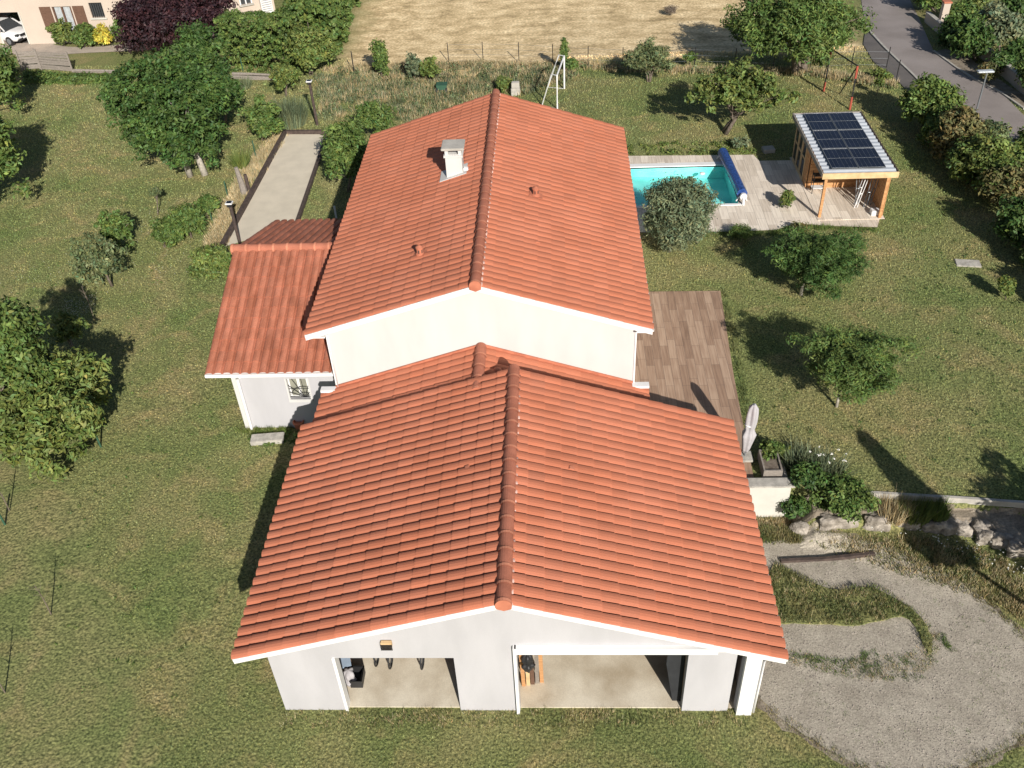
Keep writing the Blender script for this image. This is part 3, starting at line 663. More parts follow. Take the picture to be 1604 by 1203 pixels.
mb = MB(); mb.lathe((-1.95, 23.6, 4.15), [(.16, 0), (.16, .12), (.14, .18), (.08, .23), (.02, .25)], 14); mb.build('roof_vent', M['clay'], house, smooth=False)
# small lifted vent tiles
for (vx, vy, side) in ((.35, 19.0, 'g'), (-2.6, 18.9, 'g'), (-.6, 36.6, 'u'), (-.62, 27.9, 'u'), (-4.2, 29.2, 'u'), (-2.9, 33.6, 'u')):
    zb = (roofg(vx)+.08 if side == 'g' else zs(vx))+.1; q = .32 if vx < (GXR if side == 'g' else UXR) else -.32
    mb = MB(); mb.prism([(vx-.08, zb-.08*q), (vx+.08, zb+.08*q), (vx+.05, zb+.05*q+.03), (vx-.05, zb-.05*q+.03)], vy-.07, vy+.04, 'y'); mb.build('vent_tile', M['clay'], house)
# ================================================================ hard surfaces
TZ = 1.22
NOGRASS.append([(-7.7, 14.16), (5.05, 14.16), (5.05, 24), (3, 39.5), (-7.8, 39.5), (-7.8, 35.9), (-11.7, 35.9), (-11.7, 25.7), (-7.8, 25.7)])
dk = [(2.56, 32.55), (6.72, 32.5), (6.62, 30.6), (6.42, 27.0), (6.3, 23.4), (6.25, 21.45), (5.02, 21.45), (5.02, 24.9), (2.56, 24.9)]
struct(sheet('deck', dk, M['deck'], .06, flat=1.2, thick=.1))
tpx = [(940, 246), (1180, 243.5), (1189, 253), (1243, 252), (1262, 265), (1300, 270), (1390, 300), (1374, 357), (1300, 355), (1246, 351), (1216, 361), (1150, 364), (940, 366)]
tw_ = [tuple(Z(u, v, 1.2)[:2]) for u, v in tpx]; tw_[0] = (3.0, tw_[0][1]); tw_[-1] = (3.0, tw_[-1][1])
# terrace built as a ring of slabs round the pool opening
ya, yb = PY0, PY1; 
bm = bmesh.new()
NOGRASS.append(tw_)
from mathutils.geometry import tessellate_polygon
def ring(name, outer, hole, z, m):
    bm = bmesh.new(); vs = [bm.verts.new((x, y, z)) for x, y in outer]; bm.faces.new(vs); bmesh.ops.triangulate(bm, faces=bm.faces)
    for q, ax in ((hole[0], 0), (hole[1], 0), (hole[2], 1), (hole[3], 1)):
        bmesh.ops.bisect_plane(bm, geom=bm.verts[:]+bm.edges[:]+bm.faces[:], plane_co=(q, 0, 0) if ax == 0 else (0, q, 0), plane_no=(1, 0, 0) if ax == 0 else (0, 1, 0))
    kill = [f for f in bm.faces if hole[0] < f.calc_center_median().x < hole[1] and hole[2] < f.calc_center_median().y < hole[3]]
    bmesh.ops.delete(bm, geom=kill, context='FACES')
    for f in bm.faces:
        f.normal_update()
        if f.normal.z < 0: f.normal_flip()
    me = bpy.data.meshes.new(name); bm.to_mesh(me); bm.free(); return link(name, me, m)
struct(ring('terrace', tw_, (PX0, PX1, PY0, PY1), 1.24, M['stone']))
mw = mat('pool_water', (.02, .3, .28), rough=.03)
N = mw.node_tree.nodes; L = mw.node_tree.links
for n_ in [n_ for n_ in N if n_.type not in ('OUTPUT_MATERIAL', 'TEX_COORD')]: N.remove(n_)
gl = N.new('ShaderNodeBsdfGlass'); gl.inputs['IOR'].default_value = 1.33; gl.inputs['Roughness'].default_value = 0; gl.inputs['Color'].default_value = (.8, 1, .98, 1)
tp = N.new('ShaderNodeBsdfTransparent'); tp.inputs[0].default_value = (.9, 1, 1, 1)
gs = N.new('ShaderNodeBsdfGlossy'); gs.inputs['Roughness'].default_value = .05
fr = N.new('ShaderNodeFresnel'); fr.inputs[0].default_value = 1.33
no = N.new('ShaderNodeTexNoise'); no.inputs['Scale'].default_value = 3.5; no.inputs['Detail'].default_value = 4; no.inputs['Distortion'].default_value = 1.2
bp = N.new('ShaderNodeBump'); bp.inputs['Strength'].default_value = .5; bp.inputs['Distance'].default_value = .08
tcn = [n_ for n_ in N if n_.type == 'TEX_COORD'][0]; L.new(tcn.outputs['Object'], no.inputs['Vector']); L.new(no.outputs[0], bp.inputs['Height'])
L.new(bp.outputs[0], gs.inputs['Normal']); L.new(bp.outputs[0], fr.inputs['Normal'])
ms = N.new('ShaderNodeMixShader'); ms.inputs[0].default_value = .09; L.new(tp.outputs[0], ms.inputs[1]); L.new(gs.outputs[0], ms.inputs[2]); L.new(ms.outputs[0], [n_ for n_ in N if n_.type == 'OUTPUT_MATERIAL'][0].inputs[0])
M['liner'] = mat('turquoise_pool_liner', (.16, .72, .68), scale=.8, c2=(.34, .92, .86), rough=.6, lo=.3)
pool = thing('swimming_pool', (6, 42, 0), 'small rectangular turquoise swimming pool with white coping in the pale terrace', 'swimming pool')
mb = MB(); mb.add([(PX0, PY0, .75), (PX1, PY0, .5), (PX1, PY1, .5), (PX0, PY1, .75), (PX0, PY0, 1.22), (PX1, PY0, 1.22), (PX1, PY1, 1.22), (PX0, PY1, 1.22)], [(0, 1, 2, 3), (0, 4, 5, 1), (1, 5, 6, 2), (2, 6, 7, 3), (3, 7, 4, 0)]); mb.build('basin', M['liner'], pool)
mb = MB(); mb.add([(PX0, PY0, 1.13), (PX1, PY0, 1.13), (PX1, PY1, 1.13), (PX0, PY1, 1.13)], [(0, 1, 2, 3)]); mb.build('water', mw, pool)
mb = MB(); e = .18
mb.box((PX0-e, PY1, 1.15), (PX1+e, PY1+.36, 1.27)); mb.box((PX0-e, PY0-e, 1.15), (PX1+e, PY0, 1.265)); mb.box((PX0-e, PY0+.002, 1.15), (PX0, PY1-.002, 1.265)); mb.build('coping', M['white'], pool, bevel=.01)
mb = MB(); mb.lathe((7.35, 43.2, 1.1), [(.02, 0), (.13, .02), (.15, .06), (.08, .1), (.03, .11)], 14); o = mb.build('pool_float', M['plastic_white'], None, smooth=True); tag(o, 'round white float drifting in the turquoise pool water', 'pool float')
# cover roller with the blue bubble cover
rl = thing('cover_roller', (8.65, 42, 1.24), 'long blue rolled pool cover on a white-ended reel across the pool end', 'pool cover')
a, b = Vector((8.78, 40.1, 1.62)), Vector((8.5, 44.55, 1.62))
mb = MB(); sp = []; K = 26; r0 = .24
ax = (b-a).normalized(); u = ax.cross(Vector((0, 0, 1))).normalized(); rn = random.Random(2)
rings = 9; vs = []; fs = []
for i in range(rings):
    for k in range(K):
        t = 2*PI*k/K; rr = r0*(1+.035*math.sin(k*3+i*.3))+.008*rn.random(); vs.append(a+(b-a)*i/(rings-1)+u*math.cos(t)*rr+Vector((0, 0, math.sin(t)*rr)))
for i in range(rings-1):
    for k in range(K): fs.append((i*K+k, i*K+(k+1) % K, (i+1)*K+(k+1) % K, (i+1)*K+k))
fs += [tuple(range(K)), tuple(range((rings-1)*K, rings*K))[::-1]]; mb.add(vs, fs)
M['cover'] = mat('blue_bubble_cover', (.02, .055, .2), rough=.25, scale=12, c2=(.04, .1, .33), lo=.4)
mb.build('rolled_cover', M['cover'], rl)
mb = MB()
for p in (a, b): 
    mb.beam(p+u*.26+Vector((0, 0, -.36)), p+Vector((0, 0, .02)), .05, .05); mb.beam(p-u*.26+Vector((0, 0, -.36)), p+Vector((0, 0, .02)), .05, .05)
mb.build('reel_stand', M['plastic_white'], rl)
mb = MB(); mb.tube([a-ax*.25, b+ax*.2], .05, 10); mb.tube([a-ax*.32, a-ax*.2], .16, 14); mb.tube([a-ax*.32+Vector((0, 0, 0)), a-ax*.32+Vector((0, -.1, -.38))], .06, 8); mb.build('reel_axle', M['plastic_white'], rl)
# boules court with timber kerbs
bc = [tuple(G(*p)[:2]) for p in [(449, 211), (514, 211), (512, 214), (470, 355), (352, 385)]]
bl = [G(449, 211), G(514, 211), G(466, 352), G(349, 388)]
bc = [tuple(p[:2]) for p in bl]
struct(sheet('boules_court', bc, M['sand'], .025))
def sleeper(p, q, wd, hh, label, m='timber_dark', cat='timber edging', name='timber_edging', group=None, zz=None):
    p = Vector(p); q = Vector(q); c = p.copy(); mb = MB(); n = max(1, int((q-p).length/1.0))
    for i in range(n):
        a_ = p.lerp(q, i/n); b_ = p.lerp(q, (i+1)/n); a_.z = h(a_.x, a_.y)+hh*.42; b_.z = h(b_.x, b_.y)+hh*.42; mb.beam(a_, b_, wd, hh)
    e_ = thing(name, (c.x, c.y, h(c.x, c.y)), label, cat, group) if False else None
    o = mb.build(name, M[m]); me = o.data; me.transform(Matrix.Translation(-Vector((c.x, c.y, h(c.x, c.y))))); o.location = (c.x, c.y, h(c.x, c.y)); return tag(o, label, cat, group)
sleeper(bl[3], bl[0]+Vector((-.1, 0, 0)), .22, .26, 'dark timber edging along the left side of the sandy boules court')
sleeper(bl[0]+Vector((-.2, .1, 0)), bl[1]+Vector((.2, .1, 0)), .16, .26, 'short dark timber edging across the far end of the boules court')
sleeper(bl[1], bl[2], .16, .24, 'dark timber edging along the right side of the boules court beside the lawn')
sleeper(Z(1222, 881, 0), Z(1368, 874, 0), .1, .13, 'dark bar added as a kerb shadow across the top of the gravel drive')  # dark bar drawn where only the shadow of a raised kerb lies
# neighbour's path and road
nb = GP([(0, 88), (50, 84), (70, 88), (120, 84), (215, 80), (260, 78), (235, 68), (210, 66), (170, 73), (115, 75), (80, 70), (60, 58), (0, 55)])
nb += []
nb[-1] = (nb[-1][0]-6, nb[-1][1]); nb[0] = (nb[0][0]-6, nb[0][1]); struct(sheet('neighbour_path', smoothpoly(nb, 1), M['path'], .03))
rd_l = [(1344, -40), (1352, 20), (1356, 42), (1385, 75), (1430, 118), (1475, 165), (1560, 250)]
rd_r = [(1700, 290), (1604, 182), (1567, 145), (1530, 127), (1497, 107), (1462, 80), (1440, 30), (1425, 0), (1410, -40)]
rd_l = GP(rd_l); rd_r = GP(rd_r)
struct(sheet('road', rd_l+rd_r, M['asphalt'], .03))
pv = GP([(1356, 44), (1385, 77), (1430, 120), (1475, 167), (1560, 252)]); pv2 = GP([(1535, 262), (1452, 178), (1408, 130), (1368, 98), (1352, 70)])
struct(sheet('pavement', pv+pv2, M['asphalt2'], .05))
def kerb(name, pts, label, wd=.14, hh=.14, m='kerb', dz=0.):
    mb = MB(); P0 = [G(*p) if len(p) == 2 else Vector(p) for p in pts]
    for a_, b_ in zip(P0[:-1], P0[1:]):
        a_ = a_.copy(); b_ = b_.copy(); a_.z += hh*.35+dz; b_.z += hh*.35+dz; mb.beam(a_, b_, wd, hh)
    o = mb.build(name, M[m]); return struct(o)
kerb('kerb', [(1356, 44), (1385, 76), (1430, 119), (1475, 166), (1560, 251)], '')
vg = GP([(1462, 82), (1497, 108), (1530, 128), (1567, 146), (1604, 172), (1660, 215), (1700, 215), (1640, 170), (1604, 150), (1572, 130), (1540, 108), (1510, 84), (1480, 78)])
struct(sheet('verge', wob(vg, .06, .5, 8), M['dirt'], .04))
kerb('kerb', [(1462, 81), (1497, 107), (1530, 128), (1567, 146), (1604, 172)], '', wd=.12, hh=.12)
# dirt strip and lawn kerb above the rocks
sp_ = [(7.45, 20.5), (8.0, 20.5), (9.8, 20.5), (11.2, 20.42), (12.6, 20.2), (14.0, 19.3), (18, 16.9), (18, 18.9), (14.3, 20.48), (11, 20.82), (10, 20.92), (8.0, 21.2), (7.45, 21.3)]
struct(sheet('dirt_strip', wob(sp_, .02, .4, 6), M['dirt'], .045))
kb = MB(); kp = [Vector((x, y, 1.2)) for x, y in ((9.3, 21.03), (10, 20.99), (11, 20.89), (12.6, 20.73), (14.3, 20.53), (16, 19.8), (18, 18.98))]
for a_, b_ in zip(kp[:-1], kp[1:]): kb.beam(a_+Vector((0, 0, -.06)), b_+Vector((0, 0, -.06)), .1, .22)
struct(kb.build('kerb', M['kerb']))
# ================================================================ retaining wall, rocks, planter, parasol
wl = thing('garden_wall', (5.6, 21.35, 0), 'low cream rendered garden wall with grey stone coping beside the garage', 'wall')
mb = MB(); mb.box((4.9, 21.12, -.2), (7.32, 21.34, 1.42)); mb.build('wall_body', M['wallcream'], wl)
mb = MB(); mb.box((4.9, 21.04, 1.423), (7.42, 21.44, 1.5)); mb.build('coping', M['stonecap'], wl, bevel=.01)
mb = MB(); mb.box((7.1, 21.45, .0), (7.32, 22.3, 1.3)); mb.build('return_wall', M['stonecap'], wl)
def rock(p, sz, seed, label, group='pale boulders edging the grass bank'):
    bm = bmesh.new(); bmesh.ops.create_icosphere(bm, subdivisions=4, radius=1); rn = random.Random(seed); ph = [rn.uniform(0, 6) for _ in range(6)]
    for v in bm.verts:
        c = v.co.copy(); k = 1+.13*math.sin(c.x*3+ph[0])+.12*math.sin(c.y*4+ph[1])+.1*math.sin(c.z*5+ph[2])+.06*math.sin(c.x*9+c.y*7+ph[3])+rn.uniform(-.04, .04)
        c = Vector([max(-.78, min(.78, q)) for q in c])*1.15
        v.co = Vector((c.x*sz[0], c.y*sz[1], c.z*sz[2]))*k
    me = bpy.data.meshes.new('rock'); bm.to_mesh(me); bm.free(); o = link('rock', me, M['rock']); o.location = p; o.rotation_euler = (0, 0, rn.uniform(-.25, .25)); tag(o, label, 'rock', group); return o
rks = [(1312, 822, .62, 'largest pale boulder at the left end of the rock edging, below the leafy bush'), (1372, 820, .5, 'pale boulder second from the left end of the rock edging'), (1420, 821, .42, 'pale rock third from the left end of the rock edging'),
       (1462, 826, .42, 'pale rock fourth from the left in the rock edging, under the dry tufts'), (1502, 834, .45, 'pale rock among white flowers in the middle of the rock edging'), (1545, 848, .36, 'pale rock fourth from the right frame side of the rock edging'),
       (1575, 862, .36, 'pale rock near the right end of the rock edging'), (1604, 873, .4, 'last pale rock cut by the right edge of the photo')]
for i, (u_, v_, r_, lb) in enumerate(rks):
    p = Z(u_, v_, .5); yy = float(np.interp(p.x, RKX, RKY))+.3; rock((p.x, yy, .5), (r_*.95, .3, .36), 20+i, lb)
rock((7.62, 20.45, .2), (.3, .2, .2), 31, 'small flat stone at the foot of the bank beside the cream wall', None)
# umbrella
ub = Y(1168, 715, 22.6); ub = Vector((6.1, 22.6, 1.3)); um = thing('parasol', ub, 'closed off-white parasol tied round its pole at the deck edge', 'parasol')
def folded(b0, H, r0, seed, tilt=(0, 0)):
    vs = []; fs = []; K = 30; prof = [(0, .5), (.08, .62), (.22, .8), (.36, .98), (.42, .74), (.47, .6), (.52, .7), (.66, .82), (.82, .8), (.92, .68), (1, .2)]
    ts = np.linspace(0, 1, 26); prof = list(zip(ts, np.interp(ts, [a for a, b in prof], [b for a, b in prof])))
    for t, q in prof:
        for k in range(K):
            a_ = 2*PI*k/K; rr = r0*q*(1+.17*math.cos(a_*5+t*1.5)+.07*math.sin(a_*3+t*6)); vs.append(b0+Vector((math.cos(a_)*rr+tilt[0]*t, math.sin(a_)*rr+tilt[1]*t, H*t)))
    for i in range(len(prof)-1):
        for k in range(K): fs.append((i*K+k, i*K+(k+1) % K, (i+1)*K+(k+1) % K, (i+1)*K+k))
    fs += [tuple(range(K))[::-1], tuple(range((len(prof)-1)*K, len(prof)*K))]; return vs, fs
mb = MB(); mb.add(*folded(ub+Vector((0, 0, .3)), 1.85, .21, 1, (.1, .16))); mb.build('canopy', M['fabric'], um, smooth=True)
mb = MB(); mb.tube([ub, ub+Vector((.08, .14, 2.16))], .025, 8); mb.build('pole', M['grey_metal'], um)
mb = MB(); mb.box((ub.x-.25, ub.y-.25, ub.z-.02), (ub.x+.25, ub.y+.25, ub.z+.06)); mb.build('base', M['stonecap'], um, bevel=.02)
mb = MB(); mb.tube([ub+Vector((math.cos(t)*.12, math.sin(t)*.12+.06, 1.38+.02*math.sin(t*2))) for t in np.linspace(0, 6.28, 13)], .02, 5); mb.build('tie', M['plastic_white'], um)
def planter_box(c, sx, sy, hh, label, m='timber_grey', soil=True):
    t = thing('planter', c, label, 'planter'); x, y, z = c; mb = MB(); w_ = .05
    mb.box((x-sx, y-sy, z), (x+sx, y-sy+w_, z+hh)); mb.box((x-sx, y+sy-w_, z), (x+sx, y+sy, z+hh)); mb.box((x-sx, y-sy+w_, z), (x-sx+w_, y+sy-w_, z+hh)); mb.box((x+sx-w_, y-sy+w_, z), (x+sx, y+sy-w_, z+hh)); mb.build('box', M[m], t)
    mb = MB(); mb.box((x-sx+w_, y-sy+w_, z+.02), (x+sx-w_, y+sy-w_, z+hh-.07)); mb.build('soil', M['bark'], t); return t
planter_box((6.82, 22.1, 1.24), .3, .5, .4, 'weathered wooden planter of soil on the terrace behind the cream wall')
# ================================================================ shed with solar panels
SX0, SX1, SY0, SY1, SZ = 11.78, 15.05, 38.15, 44.6, 3.5
sh = thing('pool_shed', ((SX0+SX1)/2, 41.3, 1.2), 'wooden pool shed with open front bay and corrugated metal roof by the terrace', 'shed')
mb = MB(); n = 34; pts = []
for i in range(n+1):
    y = SY0+.08+(SY1-SY0-.16)*i/n
    k = i % 2; pts += [(y, SZ+.01+(.045 if k else 0)), (y+(SY1-SY0-.16)/n*.55, SZ+.01+(.045 if k else 0))]
mb2 = MB(); vs = []; fs = []
for (y, z) in pts: vs += [(SX0+.06, y, z), (SX1-.06, y, z)]
for i in range(len(pts)-1): fs.append((2*i, 2*i+1, 2*i+3, 2*i+2))
mb2.add(vs, fs); mb2.build('metal_roof', M['metal'], sh)
mb = MB(); mb.box((SX0, SY0, SZ-.24), (SX1+.03, SY0+.05, SZ+.03)); mb.build('fascia', M['pine_pale'], sh)
mb = MB(); mb.box((SX0-.03, SY0+.051, SZ-.16), (SX0+.02, SY1, SZ+.05)); mb.box((SX0-.03, SY1+.001, SZ-.16), (SX1+.03, SY1+.05, SZ+.05)); mb.build('fascia', M['timber_grey'], sh)
mb = MB(); mb.box((SX1-.02, SY0+.051, SZ-.12), (SX1+.03, SY1, SZ+.05)); mb.build('fascia', M['timber_dark'], sh)
for (x, y, zt) in ((12.03, 38.4, 3.26), (14.68, 38.22, 3.26)):
    mb = MB(); mb.box((x-.06, y-.06, 1.2), (x+.06, y+.06, zt)); mb.build('post', M['pine'], sh)
M['cladding'] = plank_mat('pine_cladding', [(.36, .17, .07), (.47, .24, .1), (.6, .33, .15)], 4, .14, (.2, .09, .04), msize=.008)
def clad_panel(mb, a, b, z0, z1, n=14, t=.03):
    """horizontal overlapping boards from a to b (plan points)"""
    a = Vector((a[0], a[1], 0)); b = Vector((b[0], b[1], 0)); hh = (z1-z0)/n
    for i in range(n):
        z = z0+hh*i; mb.beam(a+Vector((0, 0, z+hh/2)), b+Vector((0, 0, z+hh/2)), t+(i % 2)*.006, hh*.94)
mb = MB(); clad_panel(mb, (14.82, 38.3), (14.82, 44.3), 1.22, 3.4); mb.build('side_wall', M['pine'], sh)
mb = MB(); clad_panel(mb, (12.05, 41.2), (14.8, 41.2), 1.22, 3.42); mb.build('back_wall', M['pine'], sh)
mb = MB(); clad_panel(mb, (12.0, 41.25), (12.0, 41.9), 1.22, 3.3); clad_panel(mb, (12.05, 44.3), (14.8, 44.3), 1.22, 3.3); mb.build('side_wall', M['pine'], sh)
for k, (ya, yb) in enumerate(((41.92, 42.7), (42.74, 43.5), (43.54, 44.3))):
    mb = MB(); mb.box((11.96, ya, 1.22), (12.04, ya+.09, 3.3)); mb.box((11.96, yb-.09, 1.22), (12.04, yb, 3.3)); mb.box((11.961, ya+.09, 1.22), (12.039, yb-.09, 1.42)); mb.box((11.961, ya+.09, 3.15), (12.039, yb-.09, 3.3)); mb.box((11.962, ya+.09, 2.3), (12.038, yb-.09, 2.38))
    d_ = mb.build('door' if k == 1 else 'window', M['pine_pale'], sh); mb = MB(); mb.box((11.99, ya+.09, 1.42), (12.01, yb-.09, 3.15)); mb.build('pane', M['glass'], d_)
mb = MB(); mb.box((11.9, 38.1, 1.241), (14.9, 44.5, 1.262)); mb.build('floor', M['stone'], sh)
NOGRASS.append([(11.7, 38), (15, 38), (15, 44.6), (11.7, 44.6)])
M['pv'] = mat('solar_cells', (.008, .01, .022), rough=.22, var=.2)
k = 0; place = ['front left', 'front right', 'middle left', 'middle right', 'back left', 'back right']
for j in range(3):
    for i in range(2):
        x0 = 12.22+i*1.19; y0 = 38.5+j*1.98; sk = .0
        pn = None
        mb = MB(); mb.box((x0, y0, SZ+.09), (x0+1.16, y0+1.93, SZ+.12)); pn = mb.build('solar_panel', M['pv'], sh)
        mb = MB()
        for a_, b_ in (((x0, y0), (x0+1.16, y0+.02)), ((x0, y0+1.91), (x0+1.16, y0+1.93)), ((x0, y0+.021), (x0+.02, y0+1.909)), ((x0+1.14, y0+.021), (x0+1.16, y0+1.909))): mb.box((*a_, SZ+.085), (*b_, SZ+.132))
        mb.build('frame', M['grey_metal'], pn)
        mb = MB(); mb.box((x0+.021, y0+.955, SZ+.1), (x0+1.139, y0+.972, SZ+.124))
        for q in range(1, 6): mb.box((x0+q*1.16/6-.003, y0+.021, SZ+.1), (x0+q*1.16/6+.003, y0+1.909, SZ+.1225))
        mb.build('busbar', M['grey_metal'], pn)
def metal_folding(name, c, n, label, cat, seed, hh=1.7):
    t = thing(name, c, label, cat); rn = random.Random(seed); c = Vector(c)
    for i in range(n):
        mb = MB(); a = c+Vector((rn.uniform(-.35, .35), rn.uniform(-.25, .25), 0)); b = a+Vector((rn.uniform(-.45, .45), rn.uniform(.1, .5), hh*rn.uniform(.7, 1))); mb.tube([a, b], .022, 6); mb.tube([a+Vector((.12, 0, 0)), b+Vector((.12, 0, 0))], .018, 6); mb.tube([a.lerp(b, .5), a.lerp(b, .5)+Vector((.12, 0, 0))], .018, 6); mb.build('frame_tube', M['plastic_white'] if i % 2 else M['grey_metal'], t)
    return t
metal_folding('folded_chairs', (14.1, 39.4, 1.26), 5, 'folded white metal chair frames leaning inside the open shed bay', 'folded chairs', 3)
t = thing('metal_rack', (12.35, 40.8, 1.26), 'slim metal rack with shelves against the shed cladding', 'rack'); 
for z in (1.5, 1.85, 2.15): mb = MB(); mb.box((12.15, 40.6, z), (12.75, 40.95, z+.03)); mb.build('shelf', M['plastic_white'] if z < 1.6 else M['dark_metal'], t)
for x in (12.17, 12.73):
    mb = MB(); mb.box((x-.015, 40.6, 1.26), (x+.015, 40.63, 2.3)); mb.box((x-.015, 40.92, 1.26), (x+.015, 40.95, 2.3)); mb.build('leg', M['dark_metal'], t)
o = MB().box((14.35, 38.35, 1.26), (14.75, 38.7, 1.5)).build('storage_box', M['plastic_white'], None, bevel=.02); tag(o, 'small white box on the floor by the right shed post', 'box')
# slab on the lawn, cover in the grass, stele
def slab(c, sx, sy, hh, label, m='stonecap', rz=.1, name='stone_slab', cat='slab'):
    mb = MB(); mb.obox((0, 0, hh/2-.02), (sx, sy, hh), rz); o = mb.build(name, M[m], bevel=.02); o.location = c; return tag(o, label, cat)
slab(G(1516, 413), 1.0, .55, .07, 'thin grey stone slab lying flat on the lawn near the right hedge', rz=-.15)
slab(G(1203, 237), .6, .5, .22, 'small pale hatch cover in the grass behind the shed terrace', m='kerb')
st = thing('stone_pillar', G(808, 148), 'short grey stone pillar in two blocks behind the roof peak', 'pillar'); c = st.location
MB().box((c.x-.28, c.y-.2, c.z-.1), (c.x+.28, c.y+.2, c.z+.45)).build('lower_block', M['stonecap'], st, bevel=.02); MB().box((c.x-.24, c.y-.17, c.z+.452), (c.x+.24, c.y+.17, c.z+.8)).build('upper_block', M['kerb'], st, bevel=.03)
# ================================================================ neighbour house and car
def nh(name, p, q, hh, depth, label, m='pinkwall', zr=1.6):
    p = Vector(p); q = Vector(q); p.z = q.z = 0; t = thing(name, p, label, 'house'); d = (q-p).normalized(); n_ = Vector((-d.y, d.x, 0)); 
    return t, p, q, d, n_
t, p, q, d, nn = nh('neighbour_house', G(-60, 72), G(221, 63), 5, 9, 'pale pinkish neighbour house with brown shutters at the upper left corner')
L_ = (q-p).length
def wp(s_, off, z): r_ = p+d*s_-nn*off; return Vector((r_.x, r_.y, z))
def sat(u_, v_=60): 
    # distance along the wall whose foot is seen at column u_
    best = min(range(0, 2000), key=lambda i: abs(P(wp(L_*i/2000, 0, 0))[0]-u_)); return L_*best/2000
def wbox(mb, s0, s1, o0, o1, z0, z1):
    vs = [wp(s0, o1, z0), wp(s1, o1, z0), wp(s1, o0, z0), wp(s0, o0, z0)]; vs += [v+Vector((0, 0, z1-z0)) for v in vs]
    return mb.add(vs, [(0, 3, 2, 1), (4, 5, 6, 7), (0, 1, 5, 4), (1, 2, 6, 5), (2, 3, 7, 6), (3, 0, 4, 7)])
g0, g1 = sat(8), sat(46); w0, w1 = sat(100), sat(129); b0_, b1_ = sat(157), sat(177)
mb = MB(); wbox(mb, 0, g0, -.3, 0, -.3, 4.2); wbox(mb, g0, g1, -.3, 0, 2.3, 4.2); wbox(mb, g1, w0, -.3, 0, -.3, 4.2); wbox(mb, w0, w1, -.3, 0, -.3, .75); wbox(mb, w0, w1, -.3, 0, 2.6, 4.2); wbox(mb, w1, b0_, -.3, 0, -.3, 4.2); wbox(mb, b0_, b1_, -.3, 0, -.3, 1.75); wbox(mb, b0_, b1_, -.3, 0, 2.8, 4.2); wbox(mb, b1_, L_, -.3, 0, -.3, 4.2)
wbox(mb, L_-.3, L_, -9, -.301, -.3, 4.2); wbox(mb, 0, .3, -9, -.301, -.3, 4.2); mb.build('wall', M['pinkwall'], t)
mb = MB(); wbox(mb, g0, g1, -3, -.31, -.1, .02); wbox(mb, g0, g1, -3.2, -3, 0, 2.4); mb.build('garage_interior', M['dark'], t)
mb = MB(); wbox(mb, g0-.1, g0, 0.002, .06, 0, 2.35); wbox(mb, g1, g1+.1, .002, .06, 0, 2.35); mb.build('garage_frame', M['wallcream'], t)
mb = MB(); vs = [wp(-.6, .6, 4.1), wp(L_+.6, .6, 4.1), wp(L_+.6, -4.5, 5.7), wp(-.6, -4.5, 5.7), wp(L_+.6, -9.6, 4.1), wp(-.6, -9.6, 4.1)]; mb.add(vs, [(0, 1, 2, 3), (3, 2, 4, 5), (0, 5, 4, 1)]); mb.build('roof', M['clay'], t)
wf = MB(); wbox(wf, w0, w0+.09, -.2, .03, .751, 2.6); wbox(wf, w1-.09, w1, -.2, .03, .751, 2.6); wbox(wf, (w0+w1)/2-.05, (w0+w1)/2+.05, -.2, .03, .751, 2.6); wbox(wf, w0, w1, -.199, .028, .75, .84); wf = wf.build('window', M['brown_wood'], t)
mb = MB(); wbox(mb, w0+.09, w1-.09, -.17, -.14, .84, 2.6); mb.build('pane', mat('curtained_glass', (.4, .43, .45), rough=.3, scale=5, var=.15), wf)
mb = MB(); wbox(mb, w0-.1, w1+.1, .002, .12, .66, .748); mb.build('sill', M['wallcream'], wf)
for a_, b_ in ((w0-.95, w0-.12), (w1+.12, w1+.95)):
    mb = MB(); wbox(mb, a_, b_, .01, .06, .8, 2.62); s_ = mb.build('shutter', M['brown_wood'], t); mb = MB(); wbox(mb, a_+.05, b_-.05, .061, .08, 1.1, 1.2); wbox(mb, a_+.05, b_-.05, .061, .08, 2.2, 2.3); mb.build('batten', M['brown_wood'], s_)
w2 = MB(); wbox(w2, b0_, b1_, -.2, -.17, 1.75, 2.8); w2 = w2.build('window', M['glass'], t); mb = MB()
for i in range(6): 
    s_ = b0_+(b1_-b0_)*(i+.5)/6; mb.tube([wp(s_, .02, 1.76), wp(s_, .02, 2.78)], .02, 5)
mb.build('window_bars', M['dark_metal'], w2); mb = MB(); wbox(mb, b0_-.12, b1_+.12, .002, .12, 1.64, 1.748); mb.build('sill', M['wallcream'], w2)
# second piece of the neighbour's house with a window and an air conditioner
t, p, q, d, nn = nh('neighbour_annexe', G(366, 31), G(432, 18), 4, 6, 'pale wall of a house with an air conditioner behind the clipped hedge'); L_ = (q-p).length
a0, a1 = L_*.22, L_*.5
mb = MB(); wbox(mb, -6, a0, -.3, 0, -.3, 4.2); wbox(mb, a0, a1, -.3, 0, -.3, 1.0); wbox(mb, a0, a1, -.3, 0, 2.6, 4.2); wbox(mb, a1, L_, -.3, 0, -.3, 4.2); wbox(mb, L_-.3, L_, -6, -.301, -.3, 4.2); mb.build('wall', M['pinkwall'], t)
mb = MB(); mb.add([wp(-6.5, .5, 4.1), wp(L_+.5, .5, 4.1), wp(L_+.5, -3.2, 5.4), wp(-6.5, -3.2, 5.4), wp(L_+.5, -7, 4.1), wp(-6.5, -7, 4.1)], [(0, 1, 2, 3), (3, 2, 4, 5), (0, 5, 4, 1)]); mb.build('roof', M['clay'], t)
